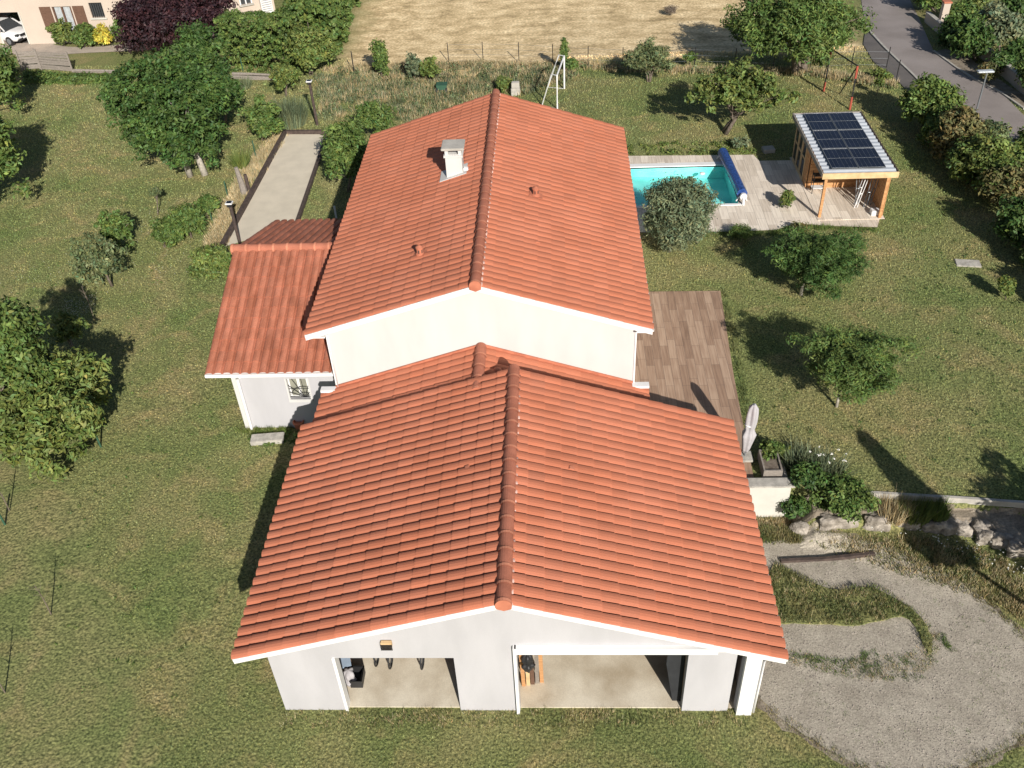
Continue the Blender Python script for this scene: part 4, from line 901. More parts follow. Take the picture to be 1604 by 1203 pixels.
wf = MB(); wbox(wf, a0, a0+.08, -.2, .02, 1.001, 2.6); wbox(wf, a1-.08, a1, -.2, .02, 1.001, 2.6); wbox(wf, (a0+a1)/2-.04, (a0+a1)/2+.04, -.2, .02, 1.001, 2.6); wf = wf.build('window', M['white'], t); mb = MB(); wbox(mb, a0+.08, a1-.08, -.17, -.14, 1.0, 2.6); mb.build('pane', M['glass'], wf)
mb = MB(); wbox(mb, a0-.1, a1+.1, .002, .15, .9, .999); mb.build('sill', M['kerb'], wf)
ac = MB(); wbox(ac, L_*.66, L_*.92, .05, .42, .15, 1.5); ac = ac.build('air_conditioner', M['plastic_white'], t, bevel=.03); mb = MB()
for i in range(7): wbox(mb, L_*.68, L_*.9, .421, .43, .3+i*.16, .34+i*.16)
mb.build('grille', M['grey_metal'], ac)
# car: lofted body, nose to the right
def car(c, ang, label):
    t = thing('parked_car', c, label, 'car'); c = Vector(c); R_ = Matrix.Rotation(ang, 3, 'Z')
    def T(x, y, z): return c+R_@Vector((x, y, z))
    paint = mat('white_car_paint', (.74, .74, .74), rough=.25, var=.02); N_ = paint.node_tree.nodes['Principled BSDF']; N_.inputs['Coat Weight'].default_value = .6
    prof = [(-2.1, .45, .75, .78), (-2.08, .35, .95, .84), (-1.6, .3, 1.0, .89), (-.6, .3, 1.0, .9), (.5, .3, 1.02, .9), (1.0, .3, 1.0, .89), (1.6, .32, .9, .86), (1.95, .35, .78, .78), (2.12, .42, .66, .66)]
    vs = []; fs = []; K = 12
    for x, zl, zt, hw in prof:
        sec = [(-hw*.94, zl), (-hw, zl+.15), (-hw, (zl+zt)/2), (-hw*.97, zt-.12), (-hw*.88, zt-.02), (-hw*.4, zt+.03), (hw*.4, zt+.03), (hw*.88, zt-.02), (hw*.97, zt-.12), (hw, (zl+zt)/2), (hw, zl+.15), (hw*.94, zl)]
        vs += [T(x, y, z) for y, z in sec]
    for i in range(len(prof)-1):
        for k in range(K): fs.append((i*K+k, i*K+(k+1) % K, (i+1)*K+(k+1) % K, (i+1)*K+k))
    fs += [tuple(range(K)), tuple(range((len(prof)-1)*K, len(prof)*K))[::-1]]
    mb = MB().add(vs, fs); mb.build('body', paint, t, smooth=True)
    cab = [(-2.0, 1.0, 1.02, .8), (-1.75, 1.0, 1.5, .72), (-.9, 1.0, 1.62, .7), (.0, 1.0, 1.6, .7), (.45, 1.0, 1.45, .74), (1.15, .98, 1.02, .8)]
    vs = []; fs = []
    for x, zl, zt, hw in cab: 
        wt = hw-.02; wb = .86; vs += [T(x, -wb, zl-.04), T(x, -wt, zt-.08), T(x, -wt*.85, zt), T(x, wt*.85, zt), T(x, wt, zt-.08), T(x, wb, zl-.04)]
    for i in range(len(cab)-1):
        for k in range(6): fs.append((i*6+k, i*6+(k+1) % 6, (i+1)*6+(k+1) % 6, (i+1)*6+k))
    fs += [tuple(range(6)), tuple(range(30, 36))[::-1]]; mb = MB().add(vs, fs); mb.build('cabin_glass', M['glass'], t)
    mb = MB(); vs = [T(x, s_*hw*.86, zt+.012) for x, zt, hw in ((-1.75, 1.5, .72), (-.9, 1.62, .7), (0, 1.6, .7), (.35, 1.52, .72)) for s_ in (-1, 1)]
    fs = [(2*i, 2*i+1, 2*i+3, 2*i+2) for i in range(3)]; vs += [v+Vector((0, 0, .02)) for v in vs]; fs += [tuple(q+8 for q in f[::-1]) for f in fs]; mb.add(vs, fs)
    for s_ in (-1, 1):
        for (xa, za, xb, zb) in ((.35, 1.53, 1.12, 1.03), (-.35, 1.56, -.3, 1.0), (-1.4, 1.52, -1.3, 1.0), (-1.8, 1.45, -2.0, 1.0)): mb.beam(T(xa, s_*.66, za), T(xb, s_*.82, zb), .07, .07)
    mb.build('roof', paint, t)
    for x in (-1.3, 1.35):
        for s_ in (-1, 1):
            mb = MB(); mb.tube([T(x, s_*.7, .33), T(x, s_*.92, .33)], .335, 18); w_ = mb.build('wheel', M['dark_metal'], t); mb = MB(); mb.tube([T(x, s_*.9, .33), T(x, s_*.935, .33)], .21, 10); mb.build('rim', M['grey_metal'], w_)
    for s_ in (-1, 1):
        mb = MB(); mb.obox(T(1.98, s_*.56, .72), (.26, .3, .16), ang+s_*(-.35)); mb.build('headlight', M['glass'], t, bevel=.03)
        mb = MB(); mb.obox(T(.75, s_*.98, 1.08), (.14, .2, .14), ang); mb.build('wing_mirror', paint, t, bevel=.03)
    mb = MB(); mb.obox(T(2.08, 0, .68), (.12, .8, .16), ang); mb.build('grille', M['dark_metal'], t); mb = MB(); mb.obox(T(2.05, 0, .42), (.22, 1.35, .2), ang); mb.build('bumper', M['dark_metal'], t, bevel=.04)
    mb = MB(); mb.obox(T(2.17, 0, .5), (.02, .5, .11), ang); mb.build('number_plate', M['plastic_white'], t)
p = G(28, 66); car((p.x-1.0, p.y+.5, p.z+.02), math.radians(-24), 'white compact car parked nose out beside the neighbour house')
# ================================================================ fences, posts, lamps, furniture
def slat_fence(p, q, hh, label, n=7):
    p = G(*p); q = G(*q); t = thing('slat_fence', p, label, 'fence', 'weathered slat fence panels by the neighbour drive'); mb = MB()
    for i in range(n): 
        z = .12+i*(hh-.1)/n; mb.beam(p+Vector((0, 0, z)), q+Vector((0, 0, z+random.Random(i).uniform(-.03, .03))), .03, (hh-.1)/n*.86)
    mb.build('panel', M['timber_grey'], t)
    for e_ in (p, q): mb = MB(); mb.box((e_.x-.05, e_.y-.09, e_.z-.1), (e_.x+.05, e_.y-.02, e_.z+hh+.08)); mb.build('post', M['timber_grey'], t)
slat_fence((36, 110), (64, 108), 1.35, 'left weathered slat fence panel near the white car'); slat_fence((66, 109), (115, 113), 1.35, 'right weathered slat fence panel ending at the neighbour lawn')
def logs(p, q, label, n=4, r_=.1, name='log_edging', cat='log edging', m='timber_grey'):
    p = G(*p); q = G(*q); rn = random.Random(int(p.x*10)); mb = MB()
    for k in range(n):
        o_ = Vector((0, rn.uniform(-.15, .15), r_*(.6+k*.9))); mb.tube([p+o_+Vector((rn.uniform(-.2, .2), 0, 0)), p.lerp(q, .5)+o_+Vector((0, rn.uniform(-.1, .1), rn.uniform(-.03, .03))), q+o_], [r_, r_*.85, r_*.7], 8)
    o = mb.build(name, M[m]); o.data.transform(Matrix.Translation(-p)); o.location = p; return tag(o, label, cat)
logs((115, 114), (208, 116), 'low log edging between the neighbour lawn and the leafy bed', 2)
logs((364, 122), (427, 124), 'stack of pale logs at the foot of the clipped hedge', 4)
def post(name, base, top, r_, m, label, cat, group=None, extra=None):
    b = G(*base); z = above(b, *top); t = thing(name, b, label, cat, group) if extra else None
    mb = MB(); mb.tube([b+Vector((0, 0, -.1)), Vector((b.x, b.y, z))], r_, 8)
    if t: mb.build('pole', M[m], t); return t, Vector((b.x, b.y, z))
    o = mb.build(name, M[m]); o.data.transform(Matrix.Translation(-b)); o.location = b; return tag(o, label, cat, group), Vector((b.x, b.y, z))
def solar_lamp(base, top, label):
    t, c = post('solar_lamp', base, top, .085, 'timber_dark', label, 'lamp', 'solar lamps beside the boules court', True)
    mb = MB(); mb.box((c.x-.17, c.y-.2, c.z), (c.x+.17, c.y+.12, c.z+.07)); hd = mb.build('lamp_head', M['plastic_white'], t, bevel=.02); mb = MB(); mb.box((c.x-.12, c.y-.15, c.z+.071), (c.x+.12, c.y+.07, c.z+.08)); mb.build('solar_cell', M['pv'], hd)
    mb = MB(); mb.box((c.x-.1, c.y-.16, c.z-.14), (c.x+.1, c.y-.1, c.z-.01)); mb.build('bracket', M['dark_metal'], t)
solar_lamp((376, 382), (360, 318), 'solar lamp on a dark post just behind the side wing roof ridge'); solar_lamp((497, 196), (480, 128), 'solar lamp on a dark post at the far end of the boules court')
t, c = post('street_lamp', (1524, 192), (1549, 113), .045, 'grey_metal', 'slim grey street lamp with flat head beside the road', 'street lamp', None, True)
b = t.location; t_b = Vector((b.x, b.y, c.z)); mb = MB(); mb.box((c.x-.5, c.y-.16, c.z), (c.x+.32, c.y+.16, c.z+.08)); mb.build('lamp_head', M['metal'], t, bevel=.03)
# boundary fence of thin posts and wire
fx = [(703, 98), (757, 97), (813, 98), (866, 102), (921, 106), (975, 108), (1030, 110), (1087, 108), (1150, 110), (1210, 112), (1268, 110)]
fp = []; ordn = ['first', 'second', 'third', 'fourth', 'fifth', 'sixth', 'seventh', 'eighth', 'ninth', 'tenth', 'eleventh']
ft = thing('wire_fence', G(*fx[0]), 'thin wire fence of slim dark posts along the dry field edge', 'fence')
for i, q in enumerate(fx):
    b = G(*q); fp.append(b); mb = MB(); mb.tube([b+Vector((0, 0, -.1)), b+Vector((0, 0, 1.35))], .028, 6); mb.build('post', M['dark_metal'], ft)
mb = MB()
for z in (.15, .5, .85, 1.2):
    mb.tube([b+Vector((0, 0, z)) for b in fp], .006, 4, cap=False)
mb.build('wire', M['grey_metal'], ft)
# roadside wire fence posts
ft = thing('wire_fence', G(1345, 128), 'thin wire fence of slim posts between the red-padded frame and the pavement', 'fence'); fp = []
for q in ((1268, 110), (1333, 106), (1388, 107), (1403, 128)):
    b = G(*q); fp.append(b); mb = MB(); mb.tube([b+Vector((0, 0, -.1)), b+Vector((0, 0, 1.3))], .028, 6); mb.build('post', M['dark_metal'], ft)
mb = MB(); [mb.tube([b+Vector((0, 0, z)) for b in fp], .006, 4, cap=False) for z in (.2, .6, 1.0)]; mb.build('wire', M['grey_metal'], ft)
for i, (bq, tq, lb) in enumerate((((401, 246), (396, 220), 'green metal stake beside the boules court near the spiky tuft'), ((381, 112), (375, 90), 'green metal stake in front of the clipped hedge'), ((357, 308), (351, 284), 'green metal stake near the old wooden trunk'), ((332, 345), (325, 325), 'green metal stake behind the long low hedge'), ((555, 115), (555, 80), 'dark stake at the left edge of the dry field'), ((158, 700), (150, 655), 'green stake under the big fruit tree crown'), ((8, 822), (-6, 795), 'short green stake on the lawn at the left frame edge'), ((527, 342), (524, 323), 'small white stake on the grass between the court and the main roof'))):
    post('garden_stake', bq, tq, .035 if i != 7 else .05, 'green_metal' if i not in (4, 7) else ('dark_metal' if i == 4 else 'plastic_white'), lb, 'stake')
post('wooden_stake', (117, 548), (100, 498), .035, 'timber_grey', 'pale leaning stake in the young tree beside the big fruit tree', 'stake')
# thin saplings / bare stakes on the near-left lawn that throw long shadows
for bq, tq, lb in (((80, 962), (76, 925), 'thin bare sapling with a pale guard on the open left lawn'), ((15, 800), (17, 760), 'thin bare sapling at the left lawn edge below the fruit tree'), ((8, 1085), (4, 1040), 'thin bare sapling near the lower left corner'), ((148, 500), (150, 442), 'thin bare sapling between the two small fruit trees and the staked tree')):
    b = G(*bq); t = thing('sapling', b, lb, 'sapling'); z = max(b.z+1.4, above(b, *tq)); rn = random.Random(int(b.x*9)); mb = MB(); tp_ = Vector((b.x, b.y, z)); mb.tube([b, b.lerp(tp_, .5)+Vector((.03, 0, 0)), tp_], [.022, .016, .008], 6)
    mb.build('trunk', M['bark'], t); mb = MB()
    for k in range(9):
        s_ = b.lerp(tp_, rn.uniform(.4, .95)); mb.tube([s_, s_+Vector((rn.uniform(-.22, .22), rn.uniform(-.22, .22), rn.uniform(.1, .3)))], [.008, .004], 4)
    mb.build('twigs', M['bark'], t)
# football goal
gq = [G(873, 171), G(884, 139), G(849, 165), G(858, 137)]
t = thing('football_goal', gq[0], 'white tube football goal seen edge-on behind the main roof', 'goal'); H_ = 2.0
mb = MB()
n0, n1, b0, b1 = gq; tn = n0+Vector((0, 0, H_)); tf = n1+Vector((0, 0, H_)); bk = (b0-n0)*.35
mb.tube([n0, tn, tf, n1], .05, 8); mb.build('goal_frame', M['white'], t)
mb = MB(); mb.tube([tn, tn+bk, b0], .035, 8); mb.tube([tf, tf+bk, b1], .035, 8); mb.tube([n0, b0, b1, n1], .03, 6); mb.build('back_stay', M['white'], t)
mb = MB()
for i in range(15):
    a_ = tn.lerp(tf, i/14)+bk; c_ = b0.lerp(b1, i/14); mb.tube([a_, c_], .006, 3, cap=False)
for i in range(9):
    mb.tube([(tn+bk).lerp(b0, i/9), (tf+bk).lerp(b1, i/9)], .006, 3, cap=False)
mb.build('net', M['plastic_white'], t)
# red padded frame
A, B = G(1290, 143), G(1331, 172); A2, B2 = G(1265, 128), G(1346, 145)
t = thing('swing_frame', A, 'dark metal swing frame with red padded joints beyond the shed', 'swing frame'); z = 2.3
At = A+Vector((.15, .4, z)); Bt = B+Vector((.1, .4, z)); mb = MB()
mb.tube([A, At], .04, 8); mb.tube([B, Bt], .04, 8); mb.tube([At, Bt], .04, 8); mb.tube([At, At+Vector((.3, 1.6, -z))], .035, 8); mb.tube([Bt, Bt+Vector((-.1, 1.9, -z))], .035, 8); mb.build('frame', M['dark_metal'], t)
for a_, b_ in ((A, A.lerp(At, .22)), (B, B.lerp(Bt, .3)), (A.lerp(At, .8), At), (B.lerp(Bt, .72), Bt)): mb = MB(); mb.tube([a_, b_], .06, 10); mb.build('red_pad', M['red'], t)
# bicycles and clutter in the garage
def wheel(mb, c, r_, ax):
    pts = [c+Vector((0, math.cos(t)*r_, math.sin(t)*r_)) if ax == 'x' else c+Vector((math.cos(t)*r_, 0, math.sin(t)*r_)) for t in np.linspace(0, 2*PI, 25)]; mb.tube(pts, .028, 6, cap=False)
def bike(x, y, label):
    c = Vector((x, y, .05)); t = thing('bicycle', c, label, 'bicycle', 'bicycles inside the garage')
    for yy in (0, 1.05):
        mb = MB(); wheel(mb, c+Vector((0, yy, .35)), .33, 'x'); w_ = mb.build('wheel', M['dark_metal'], t); mb = MB()
        for k in range(8): a_ = k*PI/4; mb.tube([c+Vector((0, yy, .35)), c+Vector((0, yy+math.cos(a_)*.32, .35+math.sin(a_)*.32))], .004, 3)
        mb.build('spokes', M['grey_metal'], w_)
    mb = MB(); f = c+Vector((0, 0, .35)); rr = c+Vector((0, 1.05, .35)); bb = c+Vector((0, .62, .3)); hd = c+Vector((0, .18, .85)); st = c+Vector((0, .75, .85))
    for a_, b_ in ((f, hd), (hd, bb), (hd, st), (st, bb), (bb, rr), (st, rr)): mb.tube([a_, b_], .02, 6)
    mb.build('frame', M['red'], t); mb = MB(); mb.tube([hd, hd+Vector((0, 0, .15))], .015, 6); mb.tube([hd+Vector((-.3, 0, .15)), hd+Vector((.3, 0, .15))], .015, 6); mb.build('handlebar', M['dark_metal'], t); mb = MB(); mb.obox(st+Vector((0, .02, .06)), (.12, .26, .05)); mb.build('saddle', M['dark_metal'], t, bevel=.02)
q = Z(662, 1050, .05); bike(q.x, q.y+.2, 'bicycle whose tyre shows under the lintel right of centre in the left doorway')
q = Z(612, 1052, .05); bike(q.x, q.y+.26, 'bicycle whose tyre shows under the lintel in the middle of the left doorway')
q = Z(590, 1050, .05); bike(q.x, q.y+.3, 'bicycle whose tyre shows furthest left under the lintel of the left doorway')
bx = thing('crate', Vector((-5.2, 15.3, .04)), 'dark crate with a yellow rim on the garage floor inside the left doorway', 'crate'); c = Z(560, 1060, .2); bx.location = (c.x, c.y, .04); x, y = c.x, c.y
mb = MB(); mb.box((x-.17, y-.25, .04), (x+.17, y+.25, .07)); mb.box((x-.17, y-.25, .071), (x-.14, y+.25, .34)); mb.box((x+.14, y-.25, .071), (x+.17, y+.25, .34)); mb.box((x-.139, y-.25, .071), (x+.139, y-.22, .34)); mb.box((x-.139, y+.22, .071), (x+.139, y+.25, .34)); mb.build('box', M['dark_metal'], bx)
mb = MB(); [mb.tube([(x-.17, y-.25, .35), (x+.17, y-.25, .35), (x+.17, y+.25, .35), (x-.17, y+.25, .35), (x-.17, y-.25, .35)], .014, 5)]; mb.build('rim', M['leaf_yellow'], bx)
c = Z(545, 1062, .3); mb = MB(); mb.add(*folded(Vector((c.x, c.y, .04)), .55, .2, 3, (.03, .05))); o = mb.build('sack', M['fabric'], None, smooth=True); o.data.transform(Matrix.Translation(-Vector((c.x, c.y, .04)))); o.location = (c.x, c.y, .04); tag(o, 'pale lumpy sack standing by the left jamb of the left doorway', 'sack')
c = Z(537, 1050, .4); t = thing('folding_chair', (c.x, c.y, .04), 'blue and brown folding chair leaning inside the left doorway', 'chair'); x, y = c.x, c.y+.2
mb = MB(); mb.obox((x, y, .5), (.4, .38, .04), .3); mb.build('seat', mat('pale_blue_canvas', (.35, .45, .58), var=.1), t); mb = MB(); mb.obox((x, y+.22, .8), (.4, .04, .35), .3); mb.build('backrest', M['brown_wood'], t)
for sx in (-.17, .17):
    for sy in (-.16, .16): mb = MB(); mb.tube([(x+sx, y+sy, .04), (x+sx*.9, y+sy*.9, .5)], .018, 6); mb.build('leg', M['brown_wood'], t)
# planks leaning in the right doorway
tints = ['leftmost reddish plank', 'second pale plank', 'third brown plank', 'fourth grey plank', 'fifth narrow plank']
mm = ['pine', 'pine_pale', 'brown_wood', 'timber_grey', 'pine']
for i in range(5):
    x = -1.07+i*.125; mb = MB(); mb.beam((x, 14.85+.03*i, .04), (x+.02*(i % 2), 14.45+.03*i, 2.15-.1*(i % 3)), .105, .03); o = mb.build('plank', M[mm[i]]); o.data.transform(Matrix.Translation(-Vector((x, 14.75, .04)))); o.location = (x, 14.75, .04); tag(o, tints[i]+' leaning inside the left jamb of the right doorway', 'plank', 'planks leaning in the right garage doorway')
mb = MB(); mb.add(*folded(Vector((-.9, 14.42, 1.45)), .72, .17, 3)); mb.v = [(a, b, c) for a, b, c in mb.v]; o = mb.build('black_bag', M['dark_metal'], None, smooth=True); o.data.transform(Matrix.Translation(Vector((.9, -14.42, -1.45)))); o.location = (-.9, 14.42, 1.45); tag(o, 'black bag hanging over the planks in the right doorway', 'bag')
mb = MB(); mb.add(*folded(Vector((4.51, 14.6, .04)), 2.1, .08, 4)); o = mb.build('rolled_tarpaulin', mat('dark_teal_sheet', (.03, .07, .075), var=.2), None, smooth=True); o.data.transform(Matrix.Translation(-Vector((4.51, 14.6, .04)))); o.location = (4.51, 14.6, .04); tag(o, 'dark teal rolled sheet standing in the gap beside the white corner post', 'tarpaulin')
mb = MB(); mb.add([(2.98, 14.4, .04), (3.2, 14.4, .04), (3.2, 14.45, 2.65), (2.75, 14.45, 2.65), (2.72, 14.43, 1.7), (2.86, 14.41, .8)], [(0, 1, 2, 3, 4, 5)]); vs = list(mb.v); mb.add([(a, b+.05, c) for a, b, c in vs], [(5, 4, 3, 2, 1, 0)]); 
mb.f += [(i, (i+1) % 6, 6+(i+1) % 6, 6+i) for i in range(6)]; o = mb.build('shade_panel', M['charcoal']); o.data.transform(Matrix.Translation(-Vector((2.9, 14.4, .04)))); o.location = (2.9, 14.4, .04); tag(o, 'black panel added as wall shade at the right side of the right doorway', 'shade panel')  # black shape standing in for the shade on the inner wall
# grey step and pot by the side wing
mb = MB(); c = G(420, 690); mb.obox((0, 0, .08), (1.2, .45, .2), .1); o = mb.build('stone_step', M['stonecap'], None, bevel=.02); o.location = c; tag(o, 'weathered stone edging in the small bed under the side wing wall', 'step')
c = G(470, 672); mb = MB(); mb.lathe((0, 0, 0), [(.13, 0), (.19, .32), (.21, .33), (.21, .38), (.17, .38), (.15, .3)], 14); o = mb.build('flower_pot', M['clay'], None, smooth=False); o.location = c; tag(o, 'terracotta flower pot in the shade beside the side wing wall', 'flower pot')
# old wooden trunk stump posts by the court
b = G(383, 303); t = thing('weathered_trunk', b, 'split grey dead trunk standing by the boules court', 'tree stump'); mb = MB(); zt = above(b, 375, 262)
mb.tube([b+Vector((0, 0, -.1)), b+Vector((-.05, .05, .6)), Vector((b.x-.12, b.y, zt))], [.2, .16, .1], 9); mb.build('stump', M['timber_grey'], t); mb = MB(); mb.tube([b+Vector((.22, .15, -.1)), Vector((b.x+.2, b.y+.2, b.z+1.0))], [.12, .09], 8); mb.build('branch_stub', M['timber_dark'], t)
# green garden cart
b = G(693, 143); t = thing('garden_cart', b, 'small dark green garden cart in the weeds behind the roof', 'garden cart'); mb = MB(); mb.prism([(-.35, .5), (.35, .5), (.28, .2), (-.28, .2)], -.3, .3, 'y'); mb.v = [(a+b.x, c_+b.y, z_+b.z) for a, c_, z_ in mb.v]; mb.build('tray', M['green_metal'], t)
for sx in (-.3, .3): mb = MB(); mb.tube([b+Vector((sx-.04, -.32, .17)), b+Vector((sx+.04, -.32, .17))], .17, 12); mb.build('wheel', M['dark_metal'], t)
mb = MB(); mb.tube([b+Vector((-.3, .2, .4)), b+Vector((-.38, .7, .85)), b+Vector((.38, .7, .85)), b+Vector((.3, .2, .4))], .02, 6); mb.build('handle', M['dark_metal'], t)
# pillar and low walls at the far right
b = G(1474, 42); t = thing('gate_pillar', b, 'tall narrow beige pillar among the dark bushes across the road', 'pillar'); zt = above(b, 1486, 4); mb = MB(); mb.box((b.x-.22, b.y-.22, b.z-.1), (b.x+.22, b.y+.22, zt)); mb.build('shaft', M['pinkwall'], t); mb = MB(); mb.box((b.x-.28, b.y-.28, zt+.002), (b.x+.28, b.y+.28, zt+.1)); mb.build('cap', M['clay'], t, bevel=.02)
def lowwall(pts, hh, label, m='pinkwall'):
    P0 = [G(*q) for q in pts]; t = thing('low_wall', P0[0], label, 'wall'); mb = MB(); mc = MB()
    for a_, b_ in zip(P0[:-1], P0[1:]): mb.beam(a_+Vector((0, 0, hh/2-.1)), b_+Vector((0, 0, hh/2-.1)), .22, hh+.2); mc.beam(a_+Vector((0, 0, hh+.04)), b_+Vector((0, 0, hh+.04)), .3, .08)
    mb.build('wall_body', M[m], t); mc.build('coping', M['kerb'], t); return t
lowwall([(1535, 88), (1604, 148), (1660, 196)], .7, 'low beige wall along the verge at the right edge'); lowwall([(1450, 34), (1478, 58)], .6, 'short curved beige wall at the foot of the gate pillar')
# ================================================================ trees and shrubs
T = plant
# upper left
T('maple_tree', (308, 276), (268, 173), 91, 97, M['leaf_dark'], 'big round dense green tree with two pale trunk feet left of the boules court', 'tree', trunk=.16, stems=2, trunks=[(-.35, 0, 0), (.45, .1, 0)], bark='bark_pale', clump=.42, leaf=.11, lump=.28, dens=1.3)
T('maple_tree', (338, 190), (318, 88), 38, 58, M['leaf_dark'], 'tall dark green tree behind the big round tree, against the clipped hedge', 'tree', trunk=.12, clump=.42, leaf=.11)
T('maple_tree', (352, 196), (348, 142), 32, 46, M['leaf_dark'], 'dark green tree filling the gap right of the big round tree', 'tree', trunk=.09, clump=.45, leaf=.13)
T('purple_plum_tree', (262, 84), (275, 25), 92, 52, M['leaf_purple'], 'dark purple leaved tree in front of the neighbour house', 'tree', trunk=.16, stems=2, clump=.6, leaf=.13, lump=.3, dens=1.3)
T('forsythia', (100, 72), (96, 50), 20, 18, M['leaf_ygreen'], 'green and yellow rounded shrub nearest the white car', 'shrub', 'shrubs under the neighbour windows', trunk=.03, stems=3, leaf=.12)
T('forsythia', (132, 74), (132, 56), 22, 17, M['leaf_mid'], 'dark green rounded shrub in the middle below the brown shutters', 'shrub', 'shrubs under the neighbour windows', trunk=.03, stems=3, leaf=.12)
T('forsythia', (160, 74), (161, 56), 14, 18, M['leaf_yellow'], 'bright yellow rounded shrub beside the neighbour path', 'shrub', 'shrubs under the neighbour windows', trunk=.03, stems=3, leaf=.12)
T('forsythia', (108, 60), (106, 40), 13, 10, M['leaf_yellow'], 'small yellow shrub top under the brown shuttered window', 'shrub', 'shrubs under the neighbour windows', trunk=.03, stems=2, leaf=.12)
T('leafy_shrub', (196, 66), (192, 44), 18, 20, M['leaf_mid'], 'loose green shrub between the barred window and the purple tree', 'shrub', trunk=.03, stems=3, leaf=.13)
# left frame trees
T('walnut_tree', (-50, 200), (-18, 118), 50, 60, M['leaf_mid'], 'loose green tree cut by the left edge, the farther of the two there', 'tree', trunk=.13, clump=.55, leaf=.13, lump=.3)
T('walnut_tree', (-40, 340), (-28, 232), 58, 92, M['leaf_mid'], 'tall green tree cut by the left edge, the nearer of the two above the lawn', 'tree', trunk=.16, clump=.55, leaf=.13, lump=.3, dens=1.1)
T('fruit_tree', (178, 393), (180, 360), 26, 32, M['leaf_mid'], 'small fruit tree with a dark trunk, the farther of the pair on the left lawn', 'tree', 'pair of small fruit trees on the left lawn', trunk=.06, clump=.22, leaf=.085, lump=.35)
T('fruit_tree', (176, 448), (148, 405), 39, 40, M['leaf_olive'], 'small grey-green fruit tree, the nearer of the pair on the left lawn', 'tree', 'pair of small fruit trees on the left lawn', trunk=.06, clump=.26, leaf=.085, lump=.35)
T('young_tree', (247, 337), (243, 300), 9, 10, M['leaf_olive'], 'tiny young tree with a thin bare stem on the left lawn', 'tree', trunk=.028, clump=.14, leaf=.06, limbs=4, dens=.7)
T('hedge', (256, 388), (262, 362), 26, 28, M['leaf_mid'], 'left end bush of the low rounded hedge on the left lawn', 'hedge', trunk=.02, stems=3, leaf=.085, clump=.3)
T('hedge', (300, 372), (292, 347), 32, 30, M['leaf_mid'], 'right end bush of the low rounded hedge on the left lawn', 'hedge', trunk=.02, stems=3, leaf=.085, clump=.3)
T('leafy_shrub', (325, 342), (325, 320), 20, 18, M['leaf_mid'], 'small round shrub behind the low hedge beside the boules court', 'shrub', trunk=.02, stems=3, leaf=.085)
T('leafy_shrub', (333, 440), (331, 412), 36, 30, M['leaf_ygreen'], 'yellow-green shrub touching the corner of the side wing roof', 'shrub', trunk=.02, stems=4, leaf=.08, clump=.32)
T('fruit_tree', (-35, 740), (18, 545), 62, 85, M['leaf_mid'], 'leafy tree at the left edge just behind the big fruit tree', 'tree', trunk=.09, clump=.4, leaf=.1, lump=.3)
T('cherry_tree', (62, 722), (68, 640), 105, 92, M['leaf_ygreen'], 'big spreading fruit tree with drooping bright leaves at the left edge', 'tree', trunk=.11, clump=.4, leaf=.12, lump=.35, aspect=.4, dens=1.15, limbs=12)
T('young_tree', (112, 552), (106, 515), 26, 30, M['leaf_ygreen'], 'small yellowish tree beside the leaning pale stake', 'tree', trunk=.03, clump=.2, leaf=.09, dens=.6, lump=.4)
# behind and beside the boules court
T('leafy_shrub', (412, 220), (410, 185), 32, 34, M['leaf_mid'], 'dense round shrub at the far left corner of the boules court', 'shrub', trunk=.03, stems=3, leaf=.1, clump=.38)
T('leafy_shrub', (448, 150), (446, 118), 24, 20, M['leaf_ygreen'], 'light green clipped shrub left of the far solar lamp', 'shrub', trunk=.03, stems=3, leaf=.1)
T('fruit_tree', (545, 300), (543, 238), 44, 50, M['leaf_mid'], 'bright leafy tree overhanging the boules court beside the main roof', 'tree', 'leafy trees behind the left roof edge', trunk=.07, clump=.36, leaf=.11, aspect=.4, lump=.25)
T('fruit_tree', (590, 225), (588, 184), 33, 27, M['leaf_mid'], 'round leafy tree just above the left corner of the main roof', 'tree', 'leafy trees behind the left roof edge', trunk=.07, clump=.36, leaf=.11, aspect=.4, lump=.2)
tuft('ornamental_grass', (455, 195), M['leaf_grey'], 'tall grey-green ornamental grass clump left of the far solar lamp', 'grass', r=.9, hgt=1.7, n=1500, wd=.022, spread=.55)
tuft('spiky_plant', (378, 262), M['leaf_ygreen'], 'spiky yellowish grass tuft above the grey dead trunk', 'grass', r=.35, hgt=1.1, n=420, wd=.022, spread=.8)
tuft('spiky_plant', (385, 138), M['leaf_grey'], 'small spiky tuft in front of the pale logs', 'grass', r=.3, hgt=.9, n=250, wd=.022, spread=.9)
